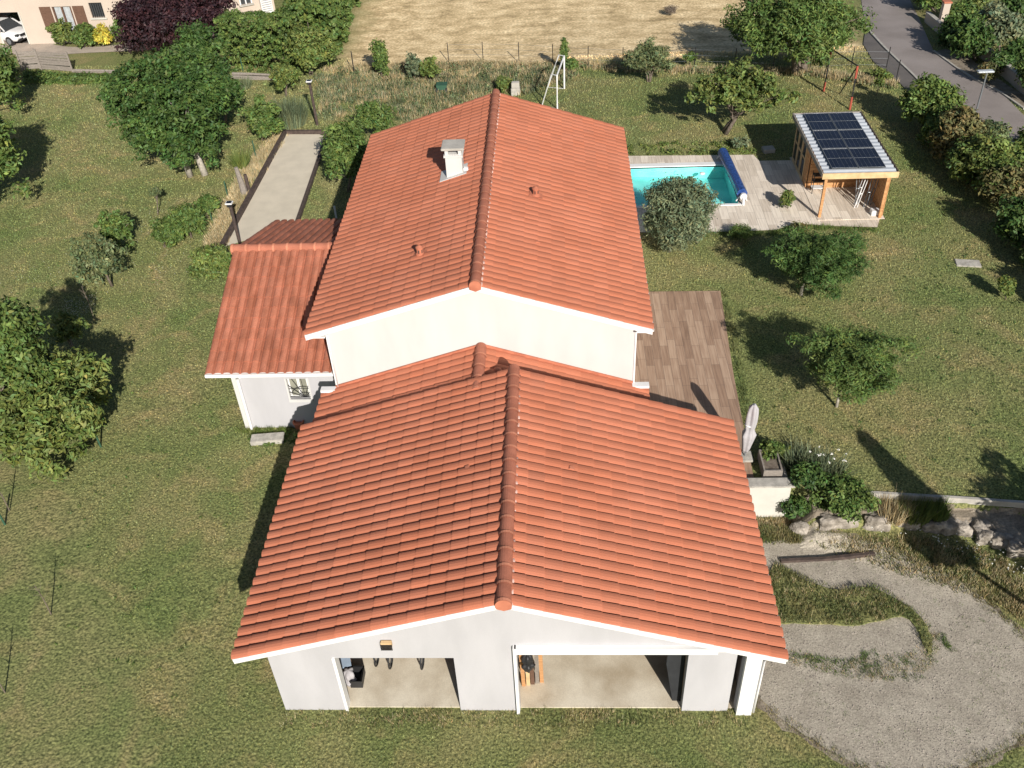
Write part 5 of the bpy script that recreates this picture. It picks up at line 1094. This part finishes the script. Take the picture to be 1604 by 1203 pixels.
# clipped hedge
def hedge_block(name, pts, hh, wd, label, m='leaf_dark', per=80, leaf=.085, rough=.16, group=None, cat='hedge'):
    """clipped hedge along plan points: leaves over a rounded box"""
    rg = rng(); P0 = [Vector(q) for q in pts]; t = thing(name, P0[0], label, cat, group); C = []
    for a_, b_ in zip(P0[:-1], P0[1:]):
        d = (b_-a_); L_ = d.length; d.normalize(); n_ = Vector((-d.y, d.x, 0)); nn = int(L_*hh*13+L_*wd*8)
        for _ in range(nn):
            s_ = rg.random()*L_; q = rg.random(); z = None
            if q < .36: off = (rg.random()-.5)*wd; z = hh
            elif q < .75: off = -wd/2; z = rg.random()*hh
            else: off = wd/2; z = rg.random()*hh
            if q < .36 and abs(off) > wd*.4: z -= .12
            p = a_+d*s_+n_*(off*(1 if z > .5 else .95)+rg.normal()*rough*.4); C.append((p.x, p.y, h(p.x, p.y)+z+rg.normal()*rough*.3))
    CC = np.array(C); V, Fq, tt = clouds(CC, np.full(len(C), .2), per//2, leaf, rg, fill=.3)
    inner = []
    for a_, b_ in zip(P0[:-1], P0[1:]):
        d = (b_-a_); L_ = d.length; d.normalize(); n_ = Vector((-d.y, d.x, 0))
        for _ in range(int(L_*hh*wd*3)):
            p = a_+d*(rg.random()*L_)+n_*((rg.random()-.5)*wd*.8); inner.append((p.x, p.y, h(p.x, p.y)+rg.random()*(hh-.2)))
    V2, F2, t2 = clouds(np.array(inner), np.full(len(inner), .4), 26, leaf*1.7, rg); V = np.concatenate([V, V2]); Fq = np.concatenate([Fq, F2+len(V)-len(V2)]); tt = np.concatenate([tt, t2]); npmesh('foliage', V, Fq, M[m], t, tt)
    mb = MB()
    for a_, b_ in zip(P0[:-1], P0[1:]):
        n_ = max(1, int((b_-a_).length/1.2))
        for i in range(n_+1): p = a_.lerp(b_, i/n_); mb.tube([(p.x, p.y, h(p.x, p.y)-.1), (p.x+.1, p.y, h(p.x, p.y)+hh*.8)], [.05, .02], 5)
    mb.build('stem', M['bark'], t); return t
ha, hb = G(358, 108), G(470, 112); ha = ha+Vector((0, .7, 0)); hb = hb+Vector((0, .8, 0))
hedge_block('clipped_hedge', [ha, hb], 3.3, 2.4, 'long tall clipped green hedge below the neighbour annexe', 'leaf_mid', rough=.06)
hc = G(480, 103)+Vector((.2, 1.2, 0)); hd_ = G(548, 15)+Vector((-1.5, 0, 0)); hedge_block('clipped_hedge', [hc, hc.lerp(hd_, .5), hd_, hd_+Vector((1.6, 14, 0))], 3.2, 3.4, 'wide shaggy hedge running away along the left side of the dry field', 'leaf_mid', rough=.5, leaf=.13)
T('leafy_shrub', (488, 118), (487, 76), 42, 34, M['leaf_ygreen'], 'shaggy bush with brownish leaves at the corner of the tall hedge', 'shrub', trunk=.05, stems=3, leaf=.12, clump=.5)
# garden bed and field edge
T('columnar_shrub', (597, 122), (596, 90), 13, 31, M['leaf_mid'], 'narrow upright dark shrub in the wild garden below the dry field', 'shrub', trunk=.03, leaf=.09, clump=.28)
T('grey_shrub', (650, 126), (648, 104), 14, 20, M['leaf_grey'], 'silvery shrub in the wild garden left of the green cart', 'shrub', trunk=.03, leaf=.09, stems=2)
T('leafy_shrub', (675, 128), (672, 106), 17, 18, M['leaf_ygreen'], 'yellow-green leafy bush just left of the green cart', 'shrub', trunk=.03, leaf=.1, stems=2, clump=.25, dens=.8)
T('leafy_shrub', (788, 144), (790, 132), 14, 13, M['leaf_ygreen'], 'small yellow-green bush left of the grey stone pillar', 'shrub', trunk=.02, leaf=.08, stems=2)
T('columnar_shrub', (887, 112), (884, 84), 7, 26, M['leaf_mid'], 'thin tall shoot of leaves behind the football goal', 'shrub', trunk=.02, leaf=.08, clump=.18)
T('leafy_shrub', (893, 112), (894, 101), 12, 11, M['leaf_mid'], 'low shrub at the foot of the thin shoot by the goal', 'shrub', trunk=.02, leaf=.09)
T('plum_shrub', (1016, 128), (1015, 90), 38, 29, M['leaf_olive'], 'spiky spreading olive shrub on the field edge right of the goal', 'shrub', trunk=.05, stems=4, leaf=.1, clump=.28, dens=.9, lump=.35, aspect=.3)
T('young_tree', (1081, 106), (1082, 89), 11, 8, M['leaf_mid'], 'tiny tree on the field edge between the olive shrub and the orchard tree', 'tree', trunk=.03, leaf=.1, limbs=3, clump=.2)
T('apple_tree', (1133, 208), (1163, 138), 66, 44, M['leaf_ygreen'], 'open crowned fruit tree between the goal and the shed', 'tree', trunk=.11, stems=2, limbs=11, leaf=.12, clump=.38, dens=.75, lump=.4)
T('weeping_tree', (1250, 112), (1250, 36), 105, 66, M['leaf_mid'], 'large spreading tree at the top edge between the dry field and the road', 'tree', trunk=.2, stems=3, leaf=.13, clump=.6, lump=.25, dens=1.2, aspect=.35)
T('brush_pile', (1050, 24), (1050, 15), 14, 7, M['bark'], 'small brown heap of cut brush lying in the dry field', 'brush pile', trunk=.02, stems=2, leaf=.13, clump=.3, aspect=.12)
T('leafy_shrub', (1385, 128), (1382, 116), 17, 12, M['leaf_ygreen'], 'scraggly light shrub beside the pavement edge', 'shrub', trunk=.02, leaf=.08, dens=.5)
T('young_tree', (1371, 150), (1378, 130), 9, 10, M['leaf_ygreen'], 'spindly young tree between the swing frame and the roadside hedge', 'tree', trunk=.02, leaf=.08, dens=.5)
# right hedge row
hr = [(1450, 202, 1456, 158, 42, 42, 'leaf_mid', 'green bush at the far end of the right hedge row, nearest the swing frame'), (1482, 214, 1482, 180, 34, 34, 'leaf_light', 'bright green bush second from the far end of the right hedge row'),
      (1505, 256, 1503, 215, 38, 42, 'leaf_red', 'reddish-tipped bush third from the far end, at the foot of the street lamp'), (1545, 254, 1549, 216, 30, 30, 'leaf_olive', 'grey-green bush beside the road, fourth from the far end'),
      (1545, 300, 1550, 254, 44, 42, 'leaf_ygreen', 'yellow-green bush in the middle of the right hedge row'), (1590, 330, 1588, 290, 42, 42, 'leaf_red', 'red-tipped bush at the right edge beside the shed lawn'),
      (1600, 385, 1604, 345, 40, 42, 'leaf_dark', 'dark green bush cut by the right edge, below the red-tipped one'), (1622, 250, 1618, 240, 34, 34, 'leaf_light', 'light green bush cut by the right edge on the road side'),
      (1650, 425, 1648, 395, 46, 44, 'leaf_mid', 'bush outside the right edge continuing the hedge row'), (1700, 500, 1700, 465, 50, 50, 'leaf_mid', 'bush outside the right edge nearest the camera in the hedge row')]
hr += [(1480, 232, 1480, 198, 32, 32, 'leaf_mid', 'green bush wedged between the bright green bush and the reddish one'), (1520, 285, 1522, 248, 36, 36, 'leaf_mid', 'mid green bush on the lawn side below the reddish-tipped bush'), (1568, 322, 1570, 280, 36, 38, 'leaf_light', 'light green bush between the yellow-green bush and the red-tipped one'), (1600, 300, 1600, 262, 36, 34, 'leaf_mid', 'green bush at the right edge above the red-tipped one')]
for bu, bv, cu, cv, ru, rv, m_, lb in hr: T('hedge_bush', (bu, bv), (cu, cv), ru*1.08, rv*1.08, M[m_], lb, 'hedge bush', 'bushes of the right hedge row', trunk=.05, stems=3, leaf=.11, clump=.42, lump=.2, dens=1.15)
# across the road
ac_ = [(1465, 18, 1455, -5, 32, 22, 'leaf_mid', 'leafy bush at the top edge right of the road'), (1512, 38, 1510, 18, 24, 20, 'leaf_mid', 'green bush right of the tall beige pillar'),
       (1500, 70, 1497, 50, 30, 26, 'leaf_dark', 'dark bush at the foot of the beige pillar'), (1530, 95, 1524, 62, 32, 32, 'leaf_dark', 'dark bush behind the parking verge'),
       (1565, 80, 1562, 38, 42, 36, 'leaf_grey', 'large silvery green bush across the road'), (1535, 34, 1533, 12, 26, 18, 'leaf_ygreen', 'yellowish bush at the top edge left of the silvery one'),
       (1600, 112, 1600, 86, 36, 28, 'leaf_dark', 'dark hedge bush cut by the right edge above the low wall'), (1600, 40, 1600, 12, 34, 24, 'leaf_dark', 'dark green bush in the upper right corner'), (1575, 118, 1570, 98, 20, 18, 'leaf_dark', 'dark bush between the round bush and the silvery bush'),
       (1640, 155, 1640, 120, 44, 36, 'leaf_mid', 'bush beyond the right edge above the low wall')]
for bu, bv, cu, cv, ru, rv, m_, lb in ac_: T('roadside_bush', (bu, bv), (cu, cv), ru, rv, M[m_], lb, 'bush', 'bushes across the road', trunk=.06, stems=2, leaf=.13, clump=.5, dens=1.15)
T('round_bush', (1548, 131), (1548, 112), 17, 17, M['leaf_red'], 'small round clipped bush on the verge beside the street lamp head', 'bush', trunk=.04, leaf=.09, clump=.3, lump=.05)
# pool side and right lawn
T('olive_tree', (1046, 392), (1064, 333), 60, 64, M['leaf_grey'], 'dense rounded olive bush between the pool and the main roof', 'olive tree', trunk=.07, stems=3, leaf=.085, clump=.34, aspect=.3, lump=.12, dens=2.0, colvar=.3)
T('leafy_shrub', (1234, 328), (1234, 311), 13, 14, M['leaf_ygreen'], 'small light green bush growing through the pale terrace', 'shrub', trunk=.02, leaf=.08, clump=.2)
T('leafy_shrub', (1163, 376), (1162, 362), 22, 13, M['leaf_mid'], 'low spiky shrub with reddish tips on the near terrace edge', 'shrub', trunk=.02, stems=3, leaf=.085, clump=.24, aspect=.2, lump=.3)
T('leafy_shrub', (1252, 366), (1251, 356), 15, 9, M['leaf_red'], 'low brownish shrub on the terrace edge left of the shed', 'shrub', trunk=.02, leaf=.08, clump=.22, dens=.8)
T('leafy_shrub', (1160, 232), (1160, 222), 14, 9, M['leaf_grey'], 'low grey-green bush under the open crowned fruit tree', 'shrub', trunk=.02, leaf=.09, clump=.24)
T('mimosa_tree', (1254, 462), (1284, 404), 70, 54, M['leaf_dark'], 'feathery low tree with a pale trunk on the lawn below the shed', 'tree', 'feathery trees on the right lawn', trunk=.06, bark='bark_pale', leaf=.075, clump=.3, lump=.45, aspect=.27, limbs=12, dens=1.9, low=-.9, flat=.4, up=.9)
T('mimosa_tree', (1310, 637), (1338, 566), 76, 62, M['leaf_mid'], 'feathery round-headed tree with a thin pale trunk beside the brown deck', 'tree', 'feathery trees on the right lawn', trunk=.05, bark='bark_pale', leaf=.075, clump=.3, lump=.4, aspect=.27, limbs=12, dens=1.9, low=-.9, flat=.4, up=.9)
T('leafy_shrub', (1577, 470), (1576, 448), 15, 19, M['leaf_ygreen'], 'small isolated light green shrub near the stone slab on the right lawn', 'shrub', trunk=.02, leaf=.08, clump=.22, lump=.3)
# bed above the rocks
T('leafy_shrub', (1215, 720), (1212, 707), 24, 20, M['leaf_light'], 'bright lime green shrub behind the wooden planter', 'shrub', trunk=.02, leaf=.08, clump=.2, stems=3)
for q, lb, r_, hh in (((1245, 730), 'arching blue-green agapanthus clump nearest the planter', .35, .75), ((1272, 738), 'arching blue-green agapanthus clump with white flower heads above it', .4, .8), ((1300, 745), 'arching blue-green agapanthus clump at the right of the bed', .35, .75)):
    tuft('agapanthus', q, M['leaf_grey'], lb, 'plant', 'arching clumps behind the cream wall', r=r_, hgt=hh, n=420, wd=.02, spread=1.0)
T('leafy_shrub', (1268, 766), (1265, 745), 30, 20, M['leaf_dark'], 'dark low bush just right of the cream wall', 'shrub', trunk=.02, leaf=.07, clump=.24, stems=3)
T('leafy_shrub', (1325, 805), (1322, 778), 46, 28, M['leaf_mid'], 'wide leafy bush above the largest pale boulder', 'shrub', trunk=.02, leaf=.07, clump=.28, stems=4, lump=.3, colvar=.3)
tuft('dry_tuft', (1398, 808), M['leaf_dry'], 'dry brown flowering tuft right of the wide leafy bush', 'plant', r=.45, hgt=.8, n=600, wd=.014, spread=.6)
tuft('dry_tuft', (1432, 808), M['leaf_ygreen'], 'feathery yellow-green tuft in the middle of the rock edging', 'plant', r=.45, hgt=.8, n=600, wd=.014, spread=.6)
tuft('dry_tuft', (1468, 808), M['leaf_light'], 'upright green tuft at the right of the rocky bed', 'plant', r=.3, hgt=.75, n=350, wd=.014, spread=.5)
leafy_bed_pts = [(392, 684), (450, 676), (478, 674), (474, 690), (420, 700), (395, 696)]
T('leafy_shrub', (1246, 812), (1246, 792), 26, 22, M['leaf_dark'], 'dark shrub added to darken the shaded hollow between the cream wall and the first boulder', 'shrub', trunk=.02, leaf=.07, clump=.24, stems=3)  # shrub added so the shaded hollow comes out dark
# trees standing to the right of the view whose shadows reach the lawn
def free_tree(name, x, y, hh, r_, rz, m, label, low=-.8, group=None):
    b = Vector((x, y, h(x, y))); rg = rng(); root = thing(name, b, label, 'tree', group)
    o, C = crown(root, (x, y, b.z+hh-rz), (r_, r_, rz), m, rg, clump=.45, per=45, n=int(12*r_*rz*2.2), leaf=.13, low=low)
    MB().tube([b+Vector((0, 0, -.1)), (x, y, b.z+hh-rz)], [.14, .08], 8).build('trunk', M['bark'], root, smooth=True); return root
def cypress(x, y, hh, r_, label):
    b = Vector((x, y, h(x, y))); rg = rng(); root = thing('cypress', b, label, 'tree'); n = 420; zz = .45+.55*rg.random(n)**1.1; a = rg.random(n)*6.283; rr = r_*np.minimum(1, (1-zz)/.45)**.8*(.5+.5*rg.random(n))
    C = np.stack([x+np.cos(a)*rr, y+np.sin(a)*rr, b.z+.2+zz*(hh-.2)], 1); V, Fq, t = clouds(C, np.full(n, .2), 40, .09, rg); npmesh('crown', V, Fq, M['leaf_dark'], root, t); MB().tube([b+Vector((2.0, 0, -.1)), b+Vector((1.1, 0, hh*.28)), b+Vector((0, 0, hh*.5)), b+Vector((0, 0, hh*.85))], [.09, .07, .05, .02], 6).build('trunk', M['bark'], root)
TIP = G(1352, 683); d_ = 9.6; cx_, cy_ = TIP.x+.335*d_, TIP.y-.942*d_
cypress(cx_, cy_, TIP.z+d_*.543-h(cx_, cy_), .75, 'slim dark cypress standing on the bank beyond the right edge of the view')
SH = G(1562, 742); free_tree('round_tree', SH.x+.335*6.4, SH.y-.942*6.4, 5.0, 1.75, 1.6, M['leaf_mid'], 'round tree on the lawn beyond the right edge of the view')
# ---------------------------------------------------------------- weeds, ground cover, flowers
rg = rng()
def scatter_px(poly, n, rg):
    xs = [p[0] for p in poly]; ys = [p[1] for p in poly]; out = []
    while len(out) < n:
        x = rg.uniform(min(xs), max(xs)); y = rg.uniform(min(ys), max(ys))
        if inpoly(np.array([x]), np.array([y]), poly)[0]: out.append((x, y))
    return np.array(out)
def ground_cover(name, poly, n, m, per, hgt, wd, r_, label, cat, spread=.7, seed=0):
    rg = rng(); q = scatter_px([tuple(p[:2]) for p in poly], n, rg); Pq = np.stack([q[:, 0], q[:, 1], hfun(q[:, 0], q[:, 1])], 1)
    V, Fq, t = tufts(Pq, per, r_, hgt, wd, spread, rg, .25); o = npmesh(name, V, Fq, m, None, t, k=3); return tag(o, label, cat, kind='stuff')
def leaf_cover(name, poly, n, m, per, r_, leaf, label, cat):
    rg = rng(); q = scatter_px([tuple(p[:2]) for p in poly], n, rg); rr = r_*(.5+.8*rg.random(n)); C = np.stack([q[:, 0], q[:, 1], hfun(q[:, 0], q[:, 1])+rr*.3], 1)
    V, Fq, t = clouds(C, rr, per, leaf, rg); V[:, 2] = np.maximum(V[:, 2], hfun(V[:, 0], V[:, 1])+.01); o = npmesh(name, V, Fq, m, None, t); return tag(o, label, cat, kind='stuff')
GPv = lambda pts: [G(*p) for p in pts]
wild = GPv([(495, 120), (560, 112), (760, 100), (905, 110), (900, 125), (820, 150), (780, 140), (740, 160), (660, 200), (630, 190), (560, 175), (505, 190)])
ground_cover('wild_grass', wild, 500, M['leaf_dry'], 20, .4, .016, .4, 'straw coloured wild grass in the overgrown garden behind the house', 'grass')
ground_cover('wild_herbs', wild, 420, M['leaf_grey'], 20, .4, .022, .35, 'grey-green herbs mixed through the overgrown garden behind the house', 'weeds')
leaf_cover('garden_weeds', wild, 300, M['leaf_olive'], 45, .28, .08, 'leafy green weeds scattered through the overgrown garden', 'weeds')
edge = GPv([(500, 112), (560, 104), (757, 97), (980, 106), (1270, 110), (1400, 128), (1400, 140), (1260, 118), (980, 114), (760, 106), (560, 114)])
ground_cover('fence_grass', edge, 700, M['leaf_dry'], 18, .4, .018, .3, 'long dry grass along the foot of the field fence', 'grass')
leaf_cover('fence_weeds', edge, 260, M['leaf_olive'], 35, .22, .08, 'low leafy weeds along the foot of the field fence', 'weeds')
leaf_cover('leafy_bed', GPv([(40, 116), (110, 120), (200, 120), (205, 130), (100, 132), (42, 130)]), 260, M['leaf_mid'], 60, .3, .1, 'strip of leafy green plants along the back of the left lawn', 'plants')
leaf_cover('low_plants', GPv(leafy_bed_pts), 34, M['leaf_mid'], 40, .12, .06, 'low green plants in the bed under the side wing wall', 'plants')
leaf_cover('yellow_weeds', GPv([(985, 228), (1120, 222), (1185, 232), (1180, 242), (985, 243)]), 60, M['leaf_ygreen'], 40, .22, .06, 'small yellow-green weeds in the grass behind the pool', 'weeds')
ground_cover('court_edge_grass', GPv([(430, 212), (446, 214), (372, 330), (350, 385), (325, 385), (350, 320), (385, 260)]), 500, M['leaf_dry'], 20, .25, .016, .3, 'dry grass fringe along the left edge of the boules court', 'grass')
bank = [(7.6, 20.1), (8.1, 19.9), (9.8, 19.95), (11.2, 19.8), (12.6, 19.5), (14.0, 18.6), (17, 16.3), (16.4, 14), (13.0, 17.4), (12, 18.0), (10.2, 18.8), (8.6, 19.6)]
ground_cover('bank_grass', bank, 1100, M['blade'], 20, .11, .012, .16, 'rough grass on the bank between the rocks and the gravel drive', 'grass')
ground_cover('bank_straw', bank, 380, M['leaf_dry'], 22, .22, .01, .14, 'dry stalks among the grass of the bank', 'grass')
ground_cover('wall_foot_grass', [(5.7, 20.25), (7.3, 20.3), (7.5, 21.0), (5.7, 21.05)], 110, M['leaf_dry'], 30, .18, .012, .16, 'tall dry grass at the foot of the cream garden wall', 'grass')
ground_cover('wall_foot_green', [(5.7, 20.05), (7.6, 20.1), (7.6, 20.6), (5.7, 20.6)], 120, M['blade'], 40, .22, .012, .16, 'green grass in front of the dry tuft below the cream wall', 'grass')
ground_cover('front_edge_grass', [(-7.6, 13.6), (5.0, 13.65), (5.0, 14.11), (-7.6, 14.11)], 130, M['leaf_dry'], 10, .16, .007, .1, 'dry grass tips along the foot of the garage front wall', 'grass')
ground_cover('front_edge_green', [(-7.6, 13.5), (5.0, 13.55), (5.0, 14.11), (-7.6, 14.11)], 200, M['blade'], 9, .12, .009, .12, 'green grass tips along the foot of the garage front wall', 'grass')
dp = ISLE
ground_cover('island_grass', ISLE, 260, M['blade'], 30, .12, .01, .16, 'uneven grass on the raised island inside the gravel drive', 'grass').location.z = .1
ground_cover('island_straw', ISLE, 70, M['leaf_dry'], 18, .14, .007, .16, 'dry straw tufts on the raised island inside the gravel drive', 'grass').location.z = .1
def weed_line(name, pts, n, m, sp, hgt, label):
    rg = rng(); P0 = [Z(*q, 0) for q in pts]; out = []
    for _ in range(n):
        i = rg.integers(len(P0)-1); p = P0[i].lerp(P0[i+1], rg.random()); out.append((p.x+rg.normal()*sp, p.y+rg.normal()*sp))
    q = np.array(out); Pq = np.stack([q[:, 0], q[:, 1], hfun(q[:, 0], q[:, 1])+.01], 1); V, Fq, t = tufts(Pq, 14, .07, hgt, .009, 1.2, rg, .3); tag(npmesh(name, V, Fq, M[m], None, t, k=3), label, 'weeds', kind='stuff')
weed_line('weed_streak', [(1245, 1028), (1290, 1037), (1335, 1037), (1378, 1020)], 60, 'leaf_mid', .07, .09, 'dark weed streak curving across the middle of the gravel drive')
weed_line('weed_streak', [(1345, 1048), (1385, 1062), (1445, 1060)], 40, 'leaf_olive', .08, .08, 'second weed streak curving below the first on the gravel drive')
weed_line('weed_patch', [(1476, 995), (1482, 1010), (1487, 1018)], 22, 'leaf_mid', .05, .09, 'small dark weed patch alone on the gravel right of the grass island')
weed_line('drive_sprouts', [(1300, 880), (1420, 900), (1520, 960), (1570, 1050), (1500, 1150), (1350, 1150), (1250, 1080)], 170, 'leaf_mid', .35, .04, 'tiny scattered sprouts round the loop of the gravel drive')
wl_ = [tuple(Z(*q, 0)[:2]) for q in [(1232, 1020), (1290, 1030), (1370, 1035), (1440, 1020), (1455, 975), (1475, 1000), (1460, 1050), (1380, 1068), (1300, 1055), (1230, 1035)]]
ground_cover('drive_weeds', wl_, 110, M['leaf_mid'], 22, .09, .01, .1, 'low dark weeds creeping over the middle of the gravel drive', 'weeds')
ground_cover('drive_straw', wl_, 110, M['leaf_dry'], 22, .08, .01, .12, 'dry weeds creeping over the middle of the gravel drive', 'weeds')
ground_cover('strip_green', [(8, 20.7), (9.9, 20.7), (9.9, 21.1), (8, 21.3)], 120, M['leaf_mid'], 24, .25, .014, .12, 'low greenery in the shaded bed right of the cream wall', 'plants')
# rim of grass at the drive's outer edge, gravel pebbles
dv = np.array(wob(DR, .0, .12, 1)); keepd = np.array([(x > 5.6) for x, y in dv]); dv = dv[keepd]
rg = rng(); q = np.repeat(dv, 5, 0)+rg.normal(size=(len(dv)*5, 2))*.09; Pq = np.stack([q[:, 0], q[:, 1], hfun(q[:, 0], q[:, 1])], 1)
V, Fq, t = tufts(Pq, 9, .07, .1, .008, .8, rg, .25); tag(npmesh('drive_rim_grass', V, Fq, M['blade'], None, t, k=3), 'thin grass fringe along the outer rim of the gravel drive', 'grass', kind='stuff')
V, Fq, t = tufts(Pq[::3], 7, .07, .11, .007, .8, rg, .25); tag(npmesh('drive_rim_straw', V, Fq, M['leaf_dry'], None, t, k=3), 'dry straw fringe along the outer rim of the gravel drive', 'grass', kind='stuff')
n = 26000; q = rg.random((n, 2))*np.array([9, 11])+np.array([5, 11]); q = q[inpoly(q[:, 0], q[:, 1], DR) & ~inpoly(q[:, 0], q[:, 1], ISLE)]; n = len(q); s_ = .008+.02*rg.random(n)**2.5
z = hfun(q[:, 0], q[:, 1])+.02; c = np.stack([q[:, 0], q[:, 1], z], 1); oct_ = np.array([[1, 0, 0], [0, 1, 0], [-1, 0, 0], [0, -1, 0], [0, 0, .8]]); V = (c[:, None]+oct_[None]*s_[:, None, None]).reshape(-1, 3); b_ = (np.arange(n)*5)[:, None]
Fq = np.concatenate([b_+np.array([[0, 1, 4]]), b_+np.array([[1, 2, 4]]), b_+np.array([[2, 3, 4]]), b_+np.array([[3, 0, 4]])]); tt = np.repeat((.7+.8*rg.random(n))[:, None]*np.ones(3), 5, 0)
M['pebble'] = mat('pebbles', (.25, .22, .19), var=.15, tint=True); tag(npmesh('gravel_pebbles', V, Fq, M['pebble'], None, tt, k=3), 'loose pebbles scattered over the gravel drive', 'pebbles', kind='stuff')
wp_ = [(-14, 14), (-8.8, 14), (-8.8, 24), (-12.6, 25), (-12.6, 36), (-17, 38), (-26, 52), (-40, 60), (-30, 40), (-20, 25)]
leaf_cover('lawn_weeds', wp_, 420, M['leaf_mid'], 12, .1, .035, 'small flat leafy weeds dotted through the left lawn', 'weeds')
leaf_cover('lawn_weeds', [(7.2, 23), (16, 22), (20, 34), (17, 46), (15.5, 37.5), (7.2, 36)], 330, M['leaf_dark'], 12, .11, .035, 'small flat leafy weeds dotted through the right lawn', 'weeds')
ground_cover('wall_foot_tufts', [(-7.9, 14.2), (-7.63, 14.2), (-7.63, 22), (-7.9, 22)], 60, M['blade'], 16, .16, .009, .1, 'longer grass along the foot of the left garage wall', 'grass')
ground_cover('wing_foot_tufts', [(-11.95, 25.4), (-7.8, 25.4), (-7.8, 25.74), (-11.95, 25.74)], 70, M['leaf_ygreen'], 16, .2, .01, .1, 'longer grass along the foot of the side wing wall', 'grass')
ground_cover('deck_edge_tufts', [(6.4, 23.6), (6.75, 30.6), (6.85, 32.7), (7.0, 32.7), (6.9, 30), (6.6, 23.6)], 90, M['blade'], 16, .18, .01, .1, 'longer grass along the right edge of the brown deck', 'grass')
ground_cover('terrace_edge_tufts', GPv([(1100, 364), (1216, 362), (1246, 352), (1374, 358), (1376, 364), (1246, 360), (1216, 370), (1100, 372)]), 120, M['leaf_mid'], 16, .2, .012, .14, 'longer green grass along the near edge of the pale terrace', 'grass')
# white flowers
def flowers(name, poly, n, z0, z1, s, label):
    rg = rng(); q = scatter_px([tuple(p[:2]) for p in poly], n, rg); z = hfun(q[:, 0], q[:, 1])+rg.uniform(z0, z1, n); c = np.stack([q[:, 0], q[:, 1], z], 1)
    V, Fq, t = clouds(c, np.full(n, s), 9, s*.7, rg, hue=0.02, colvar=.05); tag(npmesh(name, V, Fq, M['petal'], None, t), label, 'flowers', kind='stuff')
flowers('white_flowers', [(9.2, 20.15), (11.2, 20.1), (13, 19.6), (14.4, 18.6), (14.2, 18.0), (12.4, 18.9), (10.9, 19.8)], 75, .15, .34, .022, 'small white flowers along the rock edging and bank')
flowers('agapanthus_flowers', GPv([(1255, 722), (1320, 735), (1330, 755), (1270, 745)]), 12, .7, .9, .04, 'white flower heads over the arching clumps behind the cream wall')
flowers('lawn_daisies', GPv([(100, 470), (150, 462), (150, 480), (130, 500), (90, 490)]), 260, .03, .07, .012, 'tiny white daisies in the left lawn above the staked tree')
flowers('clover_flowers', GPv([(0, 420), (100, 400), (300, 300), (330, 420), (150, 480), (0, 470)]), 200, .03, .06, .012, 'sparse white clover flowers over the left lawn')
# ---------------------------------------------------------------- lawn blades, finer near the house front
rg = rng()
def lawn(n, ylo, yhi, hgt, wd, pw):
    u = rg.random(n); y = ylo+(yhi-ylo)*u**pw; hw = 3+y*.64; x = (rg.random(n)*2-1)*hw+.4
    ok = np.ones(n, bool)
    for pl in NOGRASS:
        xs = [p[0] for p in pl]; ys = [p[1] for p in pl]; bb = (x > min(xs)) & (x < max(xs)) & (y > min(ys)) & (y < max(ys)); i = np.where(bb & ok)[0]
        if len(i): ok[i[inpoly(x[i], y[i], pl)]] = False
    ok &= ~((y > 61.5) & (x > -14) & (x < 21)); ok &= ~((np.interp(x, RKX, RKY)+.35 < y) & (np.interp(x, KBX, KBY)-.05 > y) & (x > 7.6))
    x = x[ok]; y = y[ok]; Pq = np.stack([x, y, hfun(x, y)-.005], 1)
    k_ = np.clip((y/20)**.8, .8, 2.4); V, Fq, t = tufts(Pq, 1, .001, 1, 1, .9, rg, .2)
    V = V.reshape(-1, 3, 3); c = Pq[:, None]; sc_ = np.stack([k_*wd, k_*wd, k_*0+1], 1); d = V-c; mid = (d[:, 0]+d[:, 1])/2
    hh = (hgt*(.5+.5*k_))[:, None]; tip = d[:, 2]*hh; wv = (d[:, 1]-d[:, 0])/2*(k_*wd)[:, None]
    V = np.stack([Pq-wv, Pq+wv, Pq+tip], 1).reshape(-1, 3); return V, Fq, t
V, Fq, t = lawn(520000, 11.5, 64, .07, .011, 1.35)
o = npmesh('lawn_grass', V, Fq, M['blade'], None, t*1.5, k=3); tag(o, 'short olive green lawn grass with dry patches round the whole house', 'grass', kind='stuff')
